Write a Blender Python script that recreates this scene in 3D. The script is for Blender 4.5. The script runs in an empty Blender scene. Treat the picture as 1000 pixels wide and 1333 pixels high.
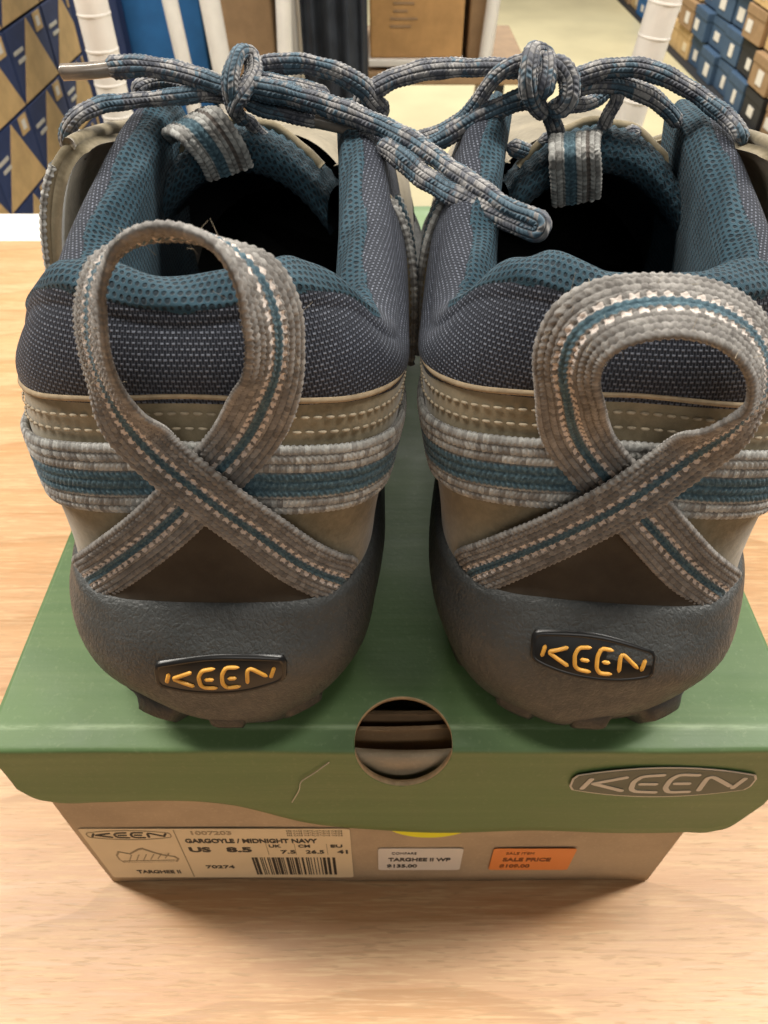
import bpy, math, random
import numpy as np
from mathutils import Vector, Matrix

random.seed(7); rng = np.random.default_rng(7)
sc = bpy.context.scene
COL = sc.collection

# ------------------------------------------------------------------ camera
FPX = 960.0; PITCH = math.radians(45.5); CAM = np.array([0.0, -0.091, 0.290])
cd = bpy.data.cameras.new('camera'); cam = bpy.data.objects.new('camera', cd); COL.objects.link(cam)
cam.location = CAM; cam.rotation_euler = (math.radians(90) - PITCH, 0, 0)
cd.sensor_fit = 'HORIZONTAL'; cd.sensor_width = 36.0; cd.lens = FPX / 1000 * 36.0
cd.clip_start = 0.005; cd.clip_end = 60
cd.dof.use_dof = True; cd.dof.focus_distance = 0.162; cd.dof.aperture_fstop = 52
sc.camera = cam
# ------------------------------------------------------------------ light
w = bpy.data.worlds.new('World'); sc.world = w; w.use_nodes = True
bg = w.node_tree.nodes['Background']; bg.inputs[0].default_value = (1.0, 0.97, 0.93, 1); bg.inputs[1].default_value = 0.036
def area(name, loc, target, sx, sy, power, col):
    l = bpy.data.lights.new(name, 'AREA'); l.shape = 'RECTANGLE'; l.size = sx; l.size_y = sy
    l.energy = power; l.color = col
    o = bpy.data.objects.new(name, l); COL.objects.link(o); o.location = loc
    d = Vector(target) - Vector(loc); o.rotation_euler = d.to_track_quat('-Z', 'Y').to_euler()
    return o
area('ceiling_lamp_left', (-1.05, 0.42, 1.5), (-0.1, 0.1, 0.1), 0.22, 1.9, 56, (1.0, 0.94, 0.85))
area('ceiling_lamp_right', (1.15, 0.38, 1.5), (0.1, 0.1, 0.1), 0.22, 1.9, 56, (1.0, 0.95, 0.87))
area('ceiling_lamp_rear', (0.4, 3.6, 1.9), (0.4, 3.6, 0), 1.2, 2.0, 165, (1.0, 0.96, 0.88))
area('front_fill_lamp', (0.30, -1.7, 1.35), (0, 0, 0.05), 1.6, 0.6, 11, (1.0, 0.95, 0.88))  # added fill light, low behind the camera; not a ceiling fitting
sc.view_settings.view_transform = 'Standard'; sc.view_settings.look = 'None'
sc.view_settings.exposure = -0.06; sc.view_settings.gamma = 1.0
sc.cycles.use_denoising = True
sc.cycles.max_bounces = 8

# ------------------------------------------------------------------ helpers
_F = np.array([0, math.cos(PITCH), -math.sin(PITCH)]); _U = np.array([0, math.sin(PITCH), math.cos(PITCH)])
def at(px, py, y):
    d = np.array([(px - 500) / FPX, 0, 0]) + _F - (py - 666.5) / FPX * _U
    return CAM + d * (y - CAM[1]) / d[1]

def tag(o, label=None, cat=None, group=None, kind=None):
    if label: o['label'] = label
    if cat: o['category'] = cat
    if group: o['group'] = group
    if kind: o['kind'] = kind
    return o
def empty(name, loc=(0, 0, 0), rz=0):
    o = bpy.data.objects.new(name, None); COL.objects.link(o); o.location = loc; o.rotation_euler = (0, 0, rz)
    o.empty_display_size = 0.02
    return o
def mobj(name, verts, faces, mat, parent=None, smooth=True, uvs=None):
    me = bpy.data.meshes.new(name)
    me.from_pydata([tuple(map(float, v)) for v in verts], [], [tuple(int(i) for i in f_) for f_ in faces])
    if uvs is not None:
        lay = me.uv_layers.new(name='UVMap')
        uvs = np.asarray(uvs)
        idx = np.zeros(len(me.loops), dtype=np.int32); me.loops.foreach_get('vertex_index', idx)
        lay.data.foreach_set('uv', uvs[idx].astype(np.float32).ravel())
    if smooth: me.polygons.foreach_set('use_smooth', [True] * len(me.polygons))
    me.materials.append(mat); me.update()
    o = bpy.data.objects.new(name, me); COL.objects.link(o)
    if parent: o.parent = parent
    return o
def gridfaces(nu, nv, cu=False, cv=False, flip=False, base=0):
    i = np.arange(nu if cu else nu - 1); j = np.arange(nv if cv else nv - 1)
    I, J = np.meshgrid(i, j, indexing='ij'); I2 = (I + 1) % nu; J2 = (J + 1) % nv
    q = np.stack([I * nv + J, I2 * nv + J, I2 * nv + J2, I * nv + J2], -1).reshape(-1, 4) + base
    return q[:, ::-1] if flip else q
def gridobj(name, V, mat, parent=None, UV=None, cu=False, cv=False, flip=False, smooth=True, extra=None):
    nu, nv = V.shape[:2]
    f_ = gridfaces(nu, nv, cu, cv, flip).tolist()
    if extra: f_ += extra
    return mobj(name, V.reshape(-1, 3), f_, mat, parent, smooth, None if UV is None else UV.reshape(-1, 2))
class MB:
    def __init__(s): s.v = []; s.f = []
    def add(s, verts, faces):
        b = len(s.v); s.v += [tuple(v) for v in verts]; s.f += [tuple(b + i for i in q) for q in faces]
    def box(s, c, d, M=None):
        x, y, z = d[0] / 2, d[1] / 2, d[2] / 2
        vs = [Vector((a, b, e)) for a in (-x, x) for b in (-y, y) for e in (-z, z)]
        if M: vs = [M @ v for v in vs]
        vs = [v + Vector(c) for v in vs]
        s.add(vs, [(0, 1, 3, 2), (4, 6, 7, 5), (0, 4, 5, 1), (2, 3, 7, 6), (0, 2, 6, 4), (1, 5, 7, 3)])
    def build(s, name, mat, parent=None, smooth=False, bevel=0, seg=2):
        o = mobj(name, s.v, s.f, mat, parent, smooth)
        if bevel:
            m = o.modifiers.new('bevel', 'BEVEL'); m.width = bevel; m.segments = seg; m.limit_method = 'ANGLE'
        return o
def spline(xs, ys):
    xs = np.asarray(xs, float); ys = np.asarray(ys, float)
    m = np.gradient(ys, xs) if len(xs) > 2 else np.full(len(xs), (ys[-1] - ys[0]) / (xs[-1] - xs[0]))
    def fn(x):
        x = np.clip(np.asarray(x, float), xs[0], xs[-1])
        k = np.clip(np.searchsorted(xs, x) - 1, 0, len(xs) - 2)
        h = xs[k + 1] - xs[k]; t = (x - xs[k]) / h
        return ((2*t**3 - 3*t**2 + 1) * ys[k] + (t**3 - 2*t**2 + t) * h * m[k]
                + (-2*t**3 + 3*t**2) * ys[k + 1] + (t**3 - t**2) * h * m[k + 1])
    return fn
def curve3(pts, step):
    """points -> evenly resampled smooth curve, with the parameter of each sample in the input list"""
    pts = np.asarray(pts, float); d = np.r_[0, np.cumsum(np.linalg.norm(np.diff(pts[:, :3], axis=0), axis=1) ** 0.7)]
    fs = [spline(d, pts[:, k]) for k in range(pts.shape[1])]
    t = np.linspace(0, d[-1], 1500); P = np.stack([f_(t) for f_ in fs], 1)
    L = np.r_[0, np.cumsum(np.linalg.norm(np.diff(P[:, :3], axis=0), axis=1))]
    n = max(4, int(L[-1] / step) + 1); l = np.linspace(0, L[-1], n); tt = np.interp(l, L, t)
    return np.stack([f_(tt) for f_ in fs], 1), l
def nrm(a): return a / np.maximum(np.linalg.norm(a, axis=-1, keepdims=True), 1e-12)

def frames(P):
    T = nrm(np.gradient(P, axis=0)); N = np.zeros_like(P)
    a = np.array([0, 0, 1.0]) if abs(T[0, 2]) < 0.9 else np.array([1.0, 0, 0])
    n = nrm(a - T[0] * (a @ T[0]))
    for i in range(len(P)):
        n = nrm(n - T[i] * (n @ T[i])); N[i] = n
    return T, N, np.cross(T, N)

def lace_mesh(pts, r, flat=1.0, step=0.0003, seed=0, taper=True):
    P, l = curve3(pts, step); T, N, B = frames(P); na = 60
    ph = np.linspace(0, 2 * np.pi, na, endpoint=False)
    Lg, A = np.meshgrid(l, ph, indexing='ij')
    NC = 10; cu_ = (A / (2 * np.pi)) * NC; kc = np.floor(cu_); fu_ = cu_ - kc; dr = np.where(kc % 2 == 0, 1.0, -1.0)
    braid = np.sqrt(np.maximum(0, 1 - (2 * fu_ - 1) ** 2)) * (0.65 + 0.35 * np.sin(2 * np.pi * (Lg / 0.00125 + dr * fu_ * 0.6))) * 2 - 1
    wob = 1 + 0.06 * np.sin(Lg * 310 + seed) + 0.05 * np.sin(Lg * 730 + seed * 2 + A) + 0.10 * np.cos(2 * A + Lg * 60 + seed)
    rr = r * wob * (1 + 0.06 * braid)
    if taper: rr = rr * np.minimum(1, np.sqrt(np.maximum(0.02, np.minimum(Lg, l[-1] - Lg) / (r * 1.0))))
    V = P[:, None] + N[:, None] * (rr * np.cos(A))[..., None] * flat + B[:, None] * (rr * np.sin(A))[..., None]
    UV = np.stack([A / (2 * np.pi), Lg + seed * 0.137], -1)
    return V, UV
def tube(name, pts, r, mat, parent, step=0.001, na=14, rf=None):
    P, l = curve3(pts, step); T, N, B = frames(P); ph = np.linspace(0, 2 * np.pi, na, endpoint=False)
    rad = np.full(len(P), r) if rf is None else rf(l / l[-1])
    V = P[:, None] + (N[:, None] * np.cos(ph)[None, :, None] + B[:, None] * np.sin(ph)[None, :, None]) * rad[:, None, None]
    n = len(P)
    return gridobj(name, V, mat, parent, cv=True, flip=True,
                   extra=[tuple(range(na)), tuple((n - 1) * na + na - 1 - i for i in range(na))])

def ribbon(name, pts, wd, width, thick, mat, parent, ribs=8, step=0.0004, amp=0.00022, pitch=0.0016, na=41):
    """woven webbing: rope-like ribs on both faces, real thickness. wd: width direction at each point"""
    allp = np.c_[np.asarray(pts, float), np.asarray(wd, float)]
    Q, l = curve3(allp, step); P = Q[:, :3]; T = nrm(np.gradient(P, axis=0))
    Wd = Q[:, 3:]; Wd = nrm(Wd - T * np.sum(T * Wd, 1, keepdims=True)); N = np.cross(Wd, T)
    a = np.linspace(-1, 1, na)
    top = np.linspace(-1, 1, na); 
    Lg, A = np.meshgrid(l, a, indexing='ij')
    rb = (A * 0.5 + 0.5) * ribs; k = np.floor(rb); fr = (rb - k) * 2 - 1
    sgn = np.where(k % 2 == 0, 1, -1)
    h = amp * (np.sqrt(np.maximum(0, 1 - fr ** 2)) * 1.3 - 0.6) + amp * 1.0 * np.sin(2 * np.pi * (Lg / pitch + sgn * fr * 0.34 + k * 0.37))
    edge = np.sqrt(np.maximum(0, 1 - np.abs(A) ** 10))
    ew = 1 + 0.02 * np.sin(2 * np.pi * Lg / pitch) 
    up = P[:, None] + Wd[:, None] * (A * ew * width / 2)[..., None] + N[:, None] * ((thick / 2 + h) * edge)[..., None]
    dn = P[:, None] + Wd[:, None] * (A * ew * width / 2)[..., None] - N[:, None] * ((thick / 2 + h) * edge)[..., None]
    V = np.concatenate([up, dn[:, ::-1][:, 1:-1]], 1)
    U = np.concatenate([A * 0.5 + 0.5, (A * 0.5 + 0.5)[:, ::-1][:, 1:-1]], 1)
    UV = np.stack([U, np.repeat(Lg[:, :1], V.shape[1], 1)], -1)
    m = V.shape[1]; n = V.shape[0]
    return gridobj(name, V, mat, parent, UV, cv=True, extra=[tuple(range(m))[::-1], tuple((n - 1) * m + i for i in range(m))])

# ------------------------------------------------------------------ materials
class NT:
    def __init__(s, name):
        s.m = bpy.data.materials.new(name); s.m.use_nodes = True; s.t = s.m.node_tree
        s.b = s.t.nodes['Principled BSDF']
    def n(s, typ, **kw):
        x = s.t.nodes.new(typ)
        for k, v in kw.items(): setattr(x, k, v)
        return x
    def link(s, a, b): s.t.links.new(a, b)
    def inp(s, sock, v):
        if hasattr(v, 'is_linked') or isinstance(v, bpy.types.NodeSocket): s.link(v, sock)
        elif isinstance(v, (tuple, list)) and len(v) == 3 and sock.type == 'RGBA': sock.default_value = (*v, 1)
        else: sock.default_value = v
    def math(s, op, a, b=None, c=None, clamp=False):
        x = s.n('ShaderNodeMath', operation=op, use_clamp=clamp); s.inp(x.inputs[0], a)
        if b is not None: s.inp(x.inputs[1], b)
        if c is not None: s.inp(x.inputs[2], c)
        return x.outputs[0]
    def mix(s, f_, a, b, mode='MIX'):
        x = s.n('ShaderNodeMix', data_type='RGBA', blend_type=mode); s.inp(x.inputs[0], f_); s.inp(x.inputs[6], a); s.inp(x.inputs[7], b)
        return x.outputs[2]
    def uv(s):
        c = s.n('ShaderNodeTexCoord'); x = s.n('ShaderNodeSeparateXYZ'); s.link(c.outputs['UV'], x.inputs[0]); return x.outputs[0], x.outputs[1], c.outputs['UV']
    def obj(s):
        return s.n('ShaderNodeTexCoord').outputs['Object']
    def noise(s, vec, scale, detail=4, rough=0.55, dist=0.0):
        x = s.n('ShaderNodeTexNoise'); s.inp(x.inputs['Vector'], vec); x.inputs['Scale'].default_value = scale
        x.inputs['Detail'].default_value = detail; x.inputs['Roughness'].default_value = rough; x.inputs['Distortion'].default_value = dist
        return x.outputs[0]
    def scale(s, vec, v):
        x = s.n('ShaderNodeVectorMath', operation='MULTIPLY'); s.link(vec, x.inputs[0]); x.inputs[1].default_value = v; return x.outputs[0]
    def smooth(s, v, lo, hi, a=0.0, b=1.0):
        x = s.n('ShaderNodeMapRange', interpolation_type='SMOOTHSTEP'); s.inp(x.inputs[0], v)
        for i, q in enumerate((lo, hi, a, b)): x.inputs[1 + i].default_value = q
        return x.outputs[0]
    def bump(s, h, strength=0.5, dist=0.001, prev=None):
        x = s.n('ShaderNodeBump'); s.inp(x.inputs['Height'], h); x.inputs['Strength'].default_value = strength; x.inputs['Distance'].default_value = dist
        if prev is not None: s.link(prev, x.inputs['Normal'])
        return x.outputs[0]
    def out(s, col=None, rough=None, normal=None, spec=None, metal=None, sheen=None):
        if col is not None: s.inp(s.b.inputs['Base Color'], col)
        if rough is not None: s.inp(s.b.inputs['Roughness'], rough)
        if normal is not None: s.link(normal, s.b.inputs['Normal'])
        if spec is not None: s.inp(s.b.inputs['Specular IOR Level'], spec)
        if metal is not None: s.inp(s.b.inputs['Metallic'], metal)
        if sheen is not None: s.inp(s.b.inputs['Sheen Weight'], sheen); s.b.inputs['Sheen Roughness'].default_value = 0.4
        return s.m
def plain(name, col, rough=0.6, spec=0.4, metal=0.0, nz=0.0, ns=40.0):
    t = NT(name)
    if nz:
        v = t.noise(t.obj(), ns, 5); k = t.smooth(v, 0.25, 0.75, 1 - nz, 1 + nz)
        c = t.mix(1.0, col, t.n('ShaderNodeCombineColor').outputs[0], 'MULTIPLY')
        cc = c.node.inputs[7].links[0].from_node
        for i in range(3): t.link(k, cc.inputs[i])
        return t.out(c, rough, spec=spec, metal=metal)
    return t.out(col, rough, spec=spec, metal=metal)

def m_teal():
    t = NT('teal_spacer_mesh'); u, v, _ = t.uv()
    iv = t.math('DIVIDE', v, 0.00148); row = t.math('FLOOR', iv)
    iu = t.math('ADD', t.math('DIVIDE', u, 0.00172), t.math('MULTIPLY', t.math('MODULO', row, 2.0), 0.5))
    fu = t.math('SUBTRACT', t.math('FRACT', iu), 0.5); fv = t.math('SUBTRACT', t.math('FRACT', iv), 0.5)
    d = t.math('SQRT', t.math('ADD', t.math('MULTIPLY', t.math('MULTIPLY', fu, fu), 1.0), t.math('MULTIPLY', t.math('MULTIPLY', fv, fv), 0.75)))
    cb = t.n('ShaderNodeCombineXYZ'); t.link(t.math('FLOOR', iu), cb.inputs[0]); t.link(row, cb.inputs[1])
    wn = t.n('ShaderNodeTexWhiteNoise', noise_dimensions='2D'); t.link(cb.outputs[0], wn.inputs['Vector'])
    d = t.math('ADD', d, t.math('MULTIPLY', t.math('SUBTRACT', wn.outputs['Value'], 0.5), 0.14))
    nz = t.noise(t.obj(), 900, 2); d2 = t.math('ADD', d, t.math('MULTIPLY', t.math('SUBTRACT', nz, 0.5), 0.16))
    hole = t.smooth(d2, 0.20, 0.38)
    th = t.math('SINE', t.math('MULTIPLY', t.math('ADD', u, v), 2 * math.pi / 0.00042))
    big = t.noise(t.obj(), 60, 3)
    thread = t.mix(t.smooth(big, 0.3, 0.7), (0.017, 0.050, 0.074), (0.030, 0.074, 0.103))
    thread = t.mix(t.math('MULTIPLY_ADD', th, 0.12, 0.12), thread, (0.058, 0.115, 0.15))
    col = t.mix(hole, (0.010, 0.022, 0.032), thread)
    b = t.bump(t.math('ADD', hole, t.math('MULTIPLY', th, 0.08)), 0.9, 0.0006)
    return t.out(col, 0.75, b, spec=0.25, sheen=0.08)
def m_textile():
    t = NT('grey_navy_textile'); u, v, _ = t.uv()
    iv = t.math('DIVIDE', v, 0.00100); row = t.math('FLOOR', iv)
    iu = t.math('ADD', t.math('DIVIDE', u, 0.00122), t.math('MULTIPLY', t.math('MODULO', row, 2.0), 0.5))
    fu = t.math('ABSOLUTE', t.math('SUBTRACT', t.math('FRACT', iu), 0.5)); fv = t.math('ABSOLUTE', t.math('SUBTRACT', t.math('FRACT', iv), 0.5))
    nz = t.noise(t.obj(), 700, 2)
    j = t.math('MULTIPLY', t.math('SUBTRACT', nz, 0.5), 0.22)
    bar = t.math('MULTIPLY', t.smooth(t.math('ADD', fu, j), 0.40, 0.22), t.smooth(t.math('ADD', fv, j), 0.30, 0.10))
    iu2 = t.math('FRACT', t.math('DIVIDE', u, 0.00061)); post = t.smooth(t.math('ABSOLUTE', t.math('SUBTRACT', iu2, 0.5)), 0.24, 0.10)
    cb = t.n('ShaderNodeCombineXYZ'); t.link(t.math('FLOOR', iu), cb.inputs[0]); t.link(row, cb.inputs[1])
    wn = t.n('ShaderNodeTexWhiteNoise', noise_dimensions='2D'); t.link(cb.outputs[0], wn.inputs['Vector'])
    bar = t.math('MULTIPLY', bar, t.math('MULTIPLY_ADD', wn.outputs['Value'], 0.75, 0.35))
    h = t.math('MAXIMUM', bar, t.math('MULTIPLY', post, 0.22))
    big = t.noise(t.obj(), 45, 3)
    lite = t.mix(t.smooth(big, 0.3, 0.7), (0.135, 0.152, 0.198), (0.185, 0.205, 0.255))
    col = t.mix(h, (0.010, 0.013, 0.022), lite)
    return t.out(col, 0.7, t.bump(h, 0.9, 0.00055), spec=0.3, sheen=0.05)
def m_weave(name, kind):
    t = NT(name); u, v, _ = t.uv(); nrib, pit = dict(strap=(10.0, 0.0013), band=(8.0, 0.0012), tag=(8.0, 0.0015))[kind]
    rb = t.math('MULTIPLY', u, nrib); kr = t.math('FLOOR', rb); fr = t.math('ABSOLUTE', t.math('SUBTRACT', t.math('SUBTRACT', rb, kr), 0.5))
    cb = t.n('ShaderNodeCombineXYZ'); t.link(kr, cb.inputs[0]); t.link(t.math('FLOOR', t.math('ADD', t.math('DIVIDE', v, pit), t.math('MULTIPLY', kr, 0.37))), cb.inputs[1])
    wn = t.n('ShaderNodeTexWhiteNoise', noise_dimensions='2D'); t.link(cb.outputs[0], wn.inputs['Vector']); rnd = wn.outputs['Value']
    gap = t.smooth(fr, 0.36, 0.5)
    c = t.math('ABSOLUTE', t.math('SUBTRACT', u, 0.5))
    nz = t.noise(t.obj(), 1100, 3); nb = t.noise(t.obj(), 130, 3)
    grey = t.mix(t.smooth(nb, 0.3, 0.7), (0.235, 0.222, 0.205), (0.32, 0.305, 0.285)) if kind == 'strap' else t.mix(t.smooth(nb, 0.3, 0.7), (0.40, 0.405, 0.385), (0.50, 0.50, 0.475))
    grey = t.mix(t.smooth(nz, 0.45, 0.8, 0.0, 0.40), grey, (0.12, 0.11, 0.10))
    grey = t.mix(t.math('MULTIPLY', rnd, 0.80), grey, (0.115, 0.106, 0.098)); grey = t.mix(t.math('MULTIPLY', gap, 0.60), grey, (0.07, 0.066, 0.06))
    teal = t.mix(t.smooth(nz, 0.4, 0.7), (0.045, 0.085, 0.11), (0.095, 0.165, 0.20))
    if kind == 'strap':
        st = t.smooth(c, 0.075, 0.055)
        col = t.mix(st, grey, teal)
        dl = t.math('FRACT', t.math('ADD', t.math('DIVIDE', v, 0.0024), t.math('MULTIPLY', t.math('GREATER_THAN', u, 0.5), 0.35)))
        dash = t.math('MULTIPLY', t.smooth(t.math('ABSOLUTE', t.math('SUBTRACT', c, 0.112)), 0.044, 0.030), t.smooth(t.math('ABSOLUTE', t.math('SUBTRACT', dl, 0.5)), 0.33, 0.27))
        col = t.mix(dash, col, (0.62, 0.55, 0.50))
        b = t.bump(t.math('ADD', t.math('MULTIPLY', dash, 0.7), t.math('MULTIPLY', nz, 0.5)), 0.7, 0.0006)
    elif kind == 'band':
        st = t.math('MULTIPLY', t.smooth(u, 0.36, 0.40), t.smooth(u, 0.73, 0.69))
        col = t.mix(st, grey, teal); b = t.bump(nz, 0.5, 0.0005)
    else:
        st = t.smooth(t.math('ABSOLUTE', t.math('SUBTRACT', u, 0.40)), 0.13, 0.10)
        col = t.mix(st, grey, teal)
        st2 = t.smooth(t.math('ABSOLUTE', t.math('SUBTRACT', u, 0.74)), 0.045, 0.03)
        col = t.mix(st2, col, (0.10, 0.085, 0.075)); b = t.bump(nz, 0.5, 0.0005)
    return t.out(col, 0.8, b, spec=0.25, sheen=0.2)
def m_lace():
    t = NT('braided_lace'); u, v, _ = t.uv()
    cu = t.math('MULTIPLY', u, 10.0); kc = t.math('FLOOR', cu); fu = t.math('SUBTRACT', cu, kc)
    dr = t.math('MULTIPLY_ADD', t.math('MODULO', kc, 2.0), -2.0, 1.0)
    lv_ = t.math('ADD', t.math('DIVIDE', v, 0.00100), t.math('MULTIPLY', t.math('MULTIPLY', dr, fu), 0.6)); cell = t.math('FLOOR', lv_)
    cb = t.n('ShaderNodeCombineXYZ'); t.link(kc, cb.inputs[0]); t.link(cell, cb.inputs[1])
    wn = t.n('ShaderNodeTexWhiteNoise', noise_dimensions='2D'); t.link(cb.outputs[0], wn.inputs['Vector']); rnd = wn.outputs['Value']
    prof = t.math('MULTIPLY', t.smooth(t.math('ABSOLUTE', t.math('SUBTRACT', fu, 0.5)), 0.5, 0.28), t.math('MULTIPLY_ADD', t.math('SINE', t.math('MULTIPLY', lv_, 2 * math.pi)), 0.3, 0.7))
    cv = t.n('ShaderNodeCombineXYZ'); t.link(t.math('MULTIPLY', u, 1.2), cv.inputs[0]); t.link(t.math('MULTIPLY', v, 115.0), cv.inputs[1])
    seg = t.noise(cv.outputs[0], 1.0, 2, 0.5); seg2 = t.noise(cv.outputs[0], 2.1, 2, 0.5)
    grey = t.mix(rnd, (0.20, 0.195, 0.195), (0.42, 0.405, 0.39))
    dark = t.mix(rnd, (0.035, 0.042, 0.06), (0.12, 0.125, 0.145))
    teal = t.mix(rnd, (0.030, 0.060, 0.085), (0.09, 0.145, 0.19))
    col = t.mix(t.smooth(t.math('ADD', seg2, t.math('MULTIPLY', rnd, 0.25)), 0.56, 0.66), grey, dark)
    col = t.mix(t.smooth(t.math('ADD', seg, t.math('MULTIPLY', rnd, 0.12)), 0.585, 0.625), col, teal)
    col = t.mix(t.smooth(prof, -0.1, 0.45), (0.045, 0.047, 0.052), col)
    return t.out(col, 0.62, t.bump(prof, 0.6, 0.0004), spec=0.35, sheen=0.1)
def m_suede():
    t = NT('tan_nubuck'); o = t.obj()
    a = t.noise(o, 55, 5, 0.6); b_ = t.noise(o, 420, 4, 0.7)
    col = t.mix(t.smooth(a, 0.3, 0.7), (0.150, 0.125, 0.078), (0.255, 0.212, 0.138))
    col = t.mix(t.smooth(b_, 0.35, 0.7, 0, 0.35), col, (0.36, 0.30, 0.20))
    return t.out(col, 0.85, t.bump(t.math('ADD', b_, t.math('MULTIPLY', a, 0.6)), 0.25, 0.0006), spec=0.2, sheen=0.35)
def m_heel_suede():
    t = NT('shaded_brown_nubuck'); o = t.obj()
    a = t.noise(o, 55, 5, 0.6); b_ = t.noise(o, 420, 4, 0.7)
    col = t.mix(t.smooth(a, 0.3, 0.7), (0.036, 0.028, 0.020), (0.060, 0.048, 0.035))  # brown nubuck darkened: shade at the heel centre put into the colour
    return t.out(col, 0.85, t.bump(b_, 0.25, 0.0006), spec=0.2, sheen=0.2)
def m_rubber(name, c1, c2, leath=True):
    t = NT(name); o = t.obj()
    a = t.noise(o, 38, 4, 0.55); b_ = t.noise(t.scale(o, (1, 1, 0.5)), 480, 5, 0.6, 1.0); g = t.noise(o, 1500, 2)
    vo = t.n('ShaderNodeTexVoronoi', feature='DISTANCE_TO_EDGE'); t.link(t.scale(o, (1, 1, 0.6)), vo.inputs['Vector']); vo.inputs['Scale'].default_value = 800
    h = t.math('ADD', t.math('MULTIPLY', t.smooth(vo.outputs['Distance'], 0.0, 0.25), 0.16 if leath else 0.05), t.math('MULTIPLY_ADD', b_, 1.0, t.math('MULTIPLY', g, 0.35)))
    col = t.mix(t.smooth(a, 0.3, 0.7), c1, c2)
    col = t.mix(t.smooth(g, 0.55, 0.8, 0, 0.4), col, tuple(min(1, q * 2.0) for q in c2))
    return t.out(col, t.smooth(b_, 0.3, 0.7, 0.42, 0.62), t.bump(h, 0.5, 0.0008), spec=0.45)
def m_wood():
    t = NT('beech_laminate'); o = t.obj()
    sx = t.n('ShaderNodeSeparateXYZ'); t.link(o, sx.inputs[0]); X, Y = sx.outputs[0], sx.outputs[1]
    wv = t.noise(t.scale(o, (1.6, 5, 1)), 2.0, 3, 0.5)
    # cathedral figure: nested arcs
    yy = t.math('ADD', t.math('ADD', Y, t.math('MULTIPLY', t.math('MULTIPLY', X, X), 0.55)), t.math('MULTIPLY', wv, 0.10))
    ring = t.math('FRACT', t.math('MULTIPLY', yy, 21.0))
    line = t.math('MULTIPLY', t.smooth(ring, 0.86, 0.985), t.smooth(ring, 1.0, 0.988))
    vein = t.noise(t.scale(o, (5, 60, 1)), 1.0, 5, 0.6, 0.4)
    fine = t.noise(t.scale(o, (45, 900, 1)), 1.0, 3, 0.7)
    pore = t.noise(t.scale(o, (110, 1100, 1)), 1.0, 2, 0.5)
    col = t.mix(t.smooth(vein, 0.3, 0.72), (0.47, 0.260, 0.128), (0.57, 0.355, 0.195))
    col = t.mix(t.smooth(ring, 0.2, 1.0, 0, 0.35), col, (0.46, 0.245, 0.095))
    col = t.mix(t.math('MULTIPLY', line, 0.40), col, (0.30, 0.165, 0.075))
    streak = t.noise(t.scale(o, (9, 330, 1)), 1.0, 4, 0.65, 0.3)
    col = t.mix(t.smooth(streak, 0.56, 0.70, 0, 0.55), col, (0.36, 0.19, 0.075))
    col = t.mix(t.smooth(fine, 0.45, 0.70, 0, 0.55), col, (0.66, 0.47, 0.265))
    col = t.mix(t.smooth(pore, 0.57, 0.66, 0, 0.70), col, (0.42, 0.26, 0.13))
    return t.out(col, t.smooth(fine, 0.3, 0.7, 0.34, 0.46), t.bump(t.math('SUBTRACT', fine, t.smooth(pore, 0.6, 0.72)), 0.12, 0.0004), spec=0.4)
def m_card(name, col, var=0.12, rough=0.7, fib=1.0):
    t = NT(name); o = t.obj()
    a = t.noise(t.scale(o, (1, 1, 1)), 26, 5, 0.6); b_ = t.noise(t.scale(o, (40, 300, 300)), 1.0, 4, 0.6); g = t.noise(o, 900, 3)
    lo = tuple(c * (1 - var) for c in col); hi = tuple(min(1, c * (1 + var)) for c in col)
    c = t.mix(t.smooth(a, 0.3, 0.7), lo, hi)
    c = t.mix(t.smooth(g, 0.5, 0.8, 0, 0.25 * fib), c, tuple(min(1, q * 1.5 + 0.03) for q in col))
    corr = t.math('SINE', t.math('MULTIPLY', t.n('ShaderNodeSeparateXYZ').outputs[0], 1.0))
    return t.out(c, rough, t.bump(t.math('ADD', b_, t.math('MULTIPLY', g, 0.6)), 0.18, 0.0006), spec=0.35)
def m_green():
    t = NT('green_printed_card'); o = t.obj()
    a = t.noise(o, 16, 5, 0.6); g = t.noise(o, 700, 3); st = t.noise(t.scale(o, (6, 220, 220)), 1.0, 3, 0.6)
    c = t.mix(t.smooth(a, 0.3, 0.7), (0.080, 0.150, 0.052), (0.118, 0.195, 0.074))
    c = t.mix(t.smooth(st, 0.4, 0.75, 0, 0.25), c, (0.18, 0.25, 0.105))
    c = t.mix(t.smooth(g, 0.55, 0.8, 0, 0.30), c, (0.22, 0.29, 0.14))
    wear = t.noise(o, 90, 6, 0.75)
    c = t.mix(t.smooth(wear, 0.66, 0.75, 0, 0.35), c, (0.30, 0.36, 0.24))
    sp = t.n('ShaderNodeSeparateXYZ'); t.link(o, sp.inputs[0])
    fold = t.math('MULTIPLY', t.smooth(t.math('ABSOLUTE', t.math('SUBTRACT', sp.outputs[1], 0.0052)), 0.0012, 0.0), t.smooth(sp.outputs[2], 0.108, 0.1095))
    c = t.mix(t.math('MULTIPLY', fold, t.smooth(t.noise(t.scale(o, (60, 400, 400)), 1.0, 4, 0.7), 0.35, 0.65, 0.05, 0.75)), c, (0.30, 0.40, 0.22))  # fold highlight painted in as a broken pale line, mixed with edge wear
    return t.out(c, t.smooth(a, 0.3, 0.7, 0.42, 0.64), t.bump(t.math('ADD', st, t.math('MULTIPLY', g, 0.5)), 0.15, 0.0005), spec=0.45)
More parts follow.
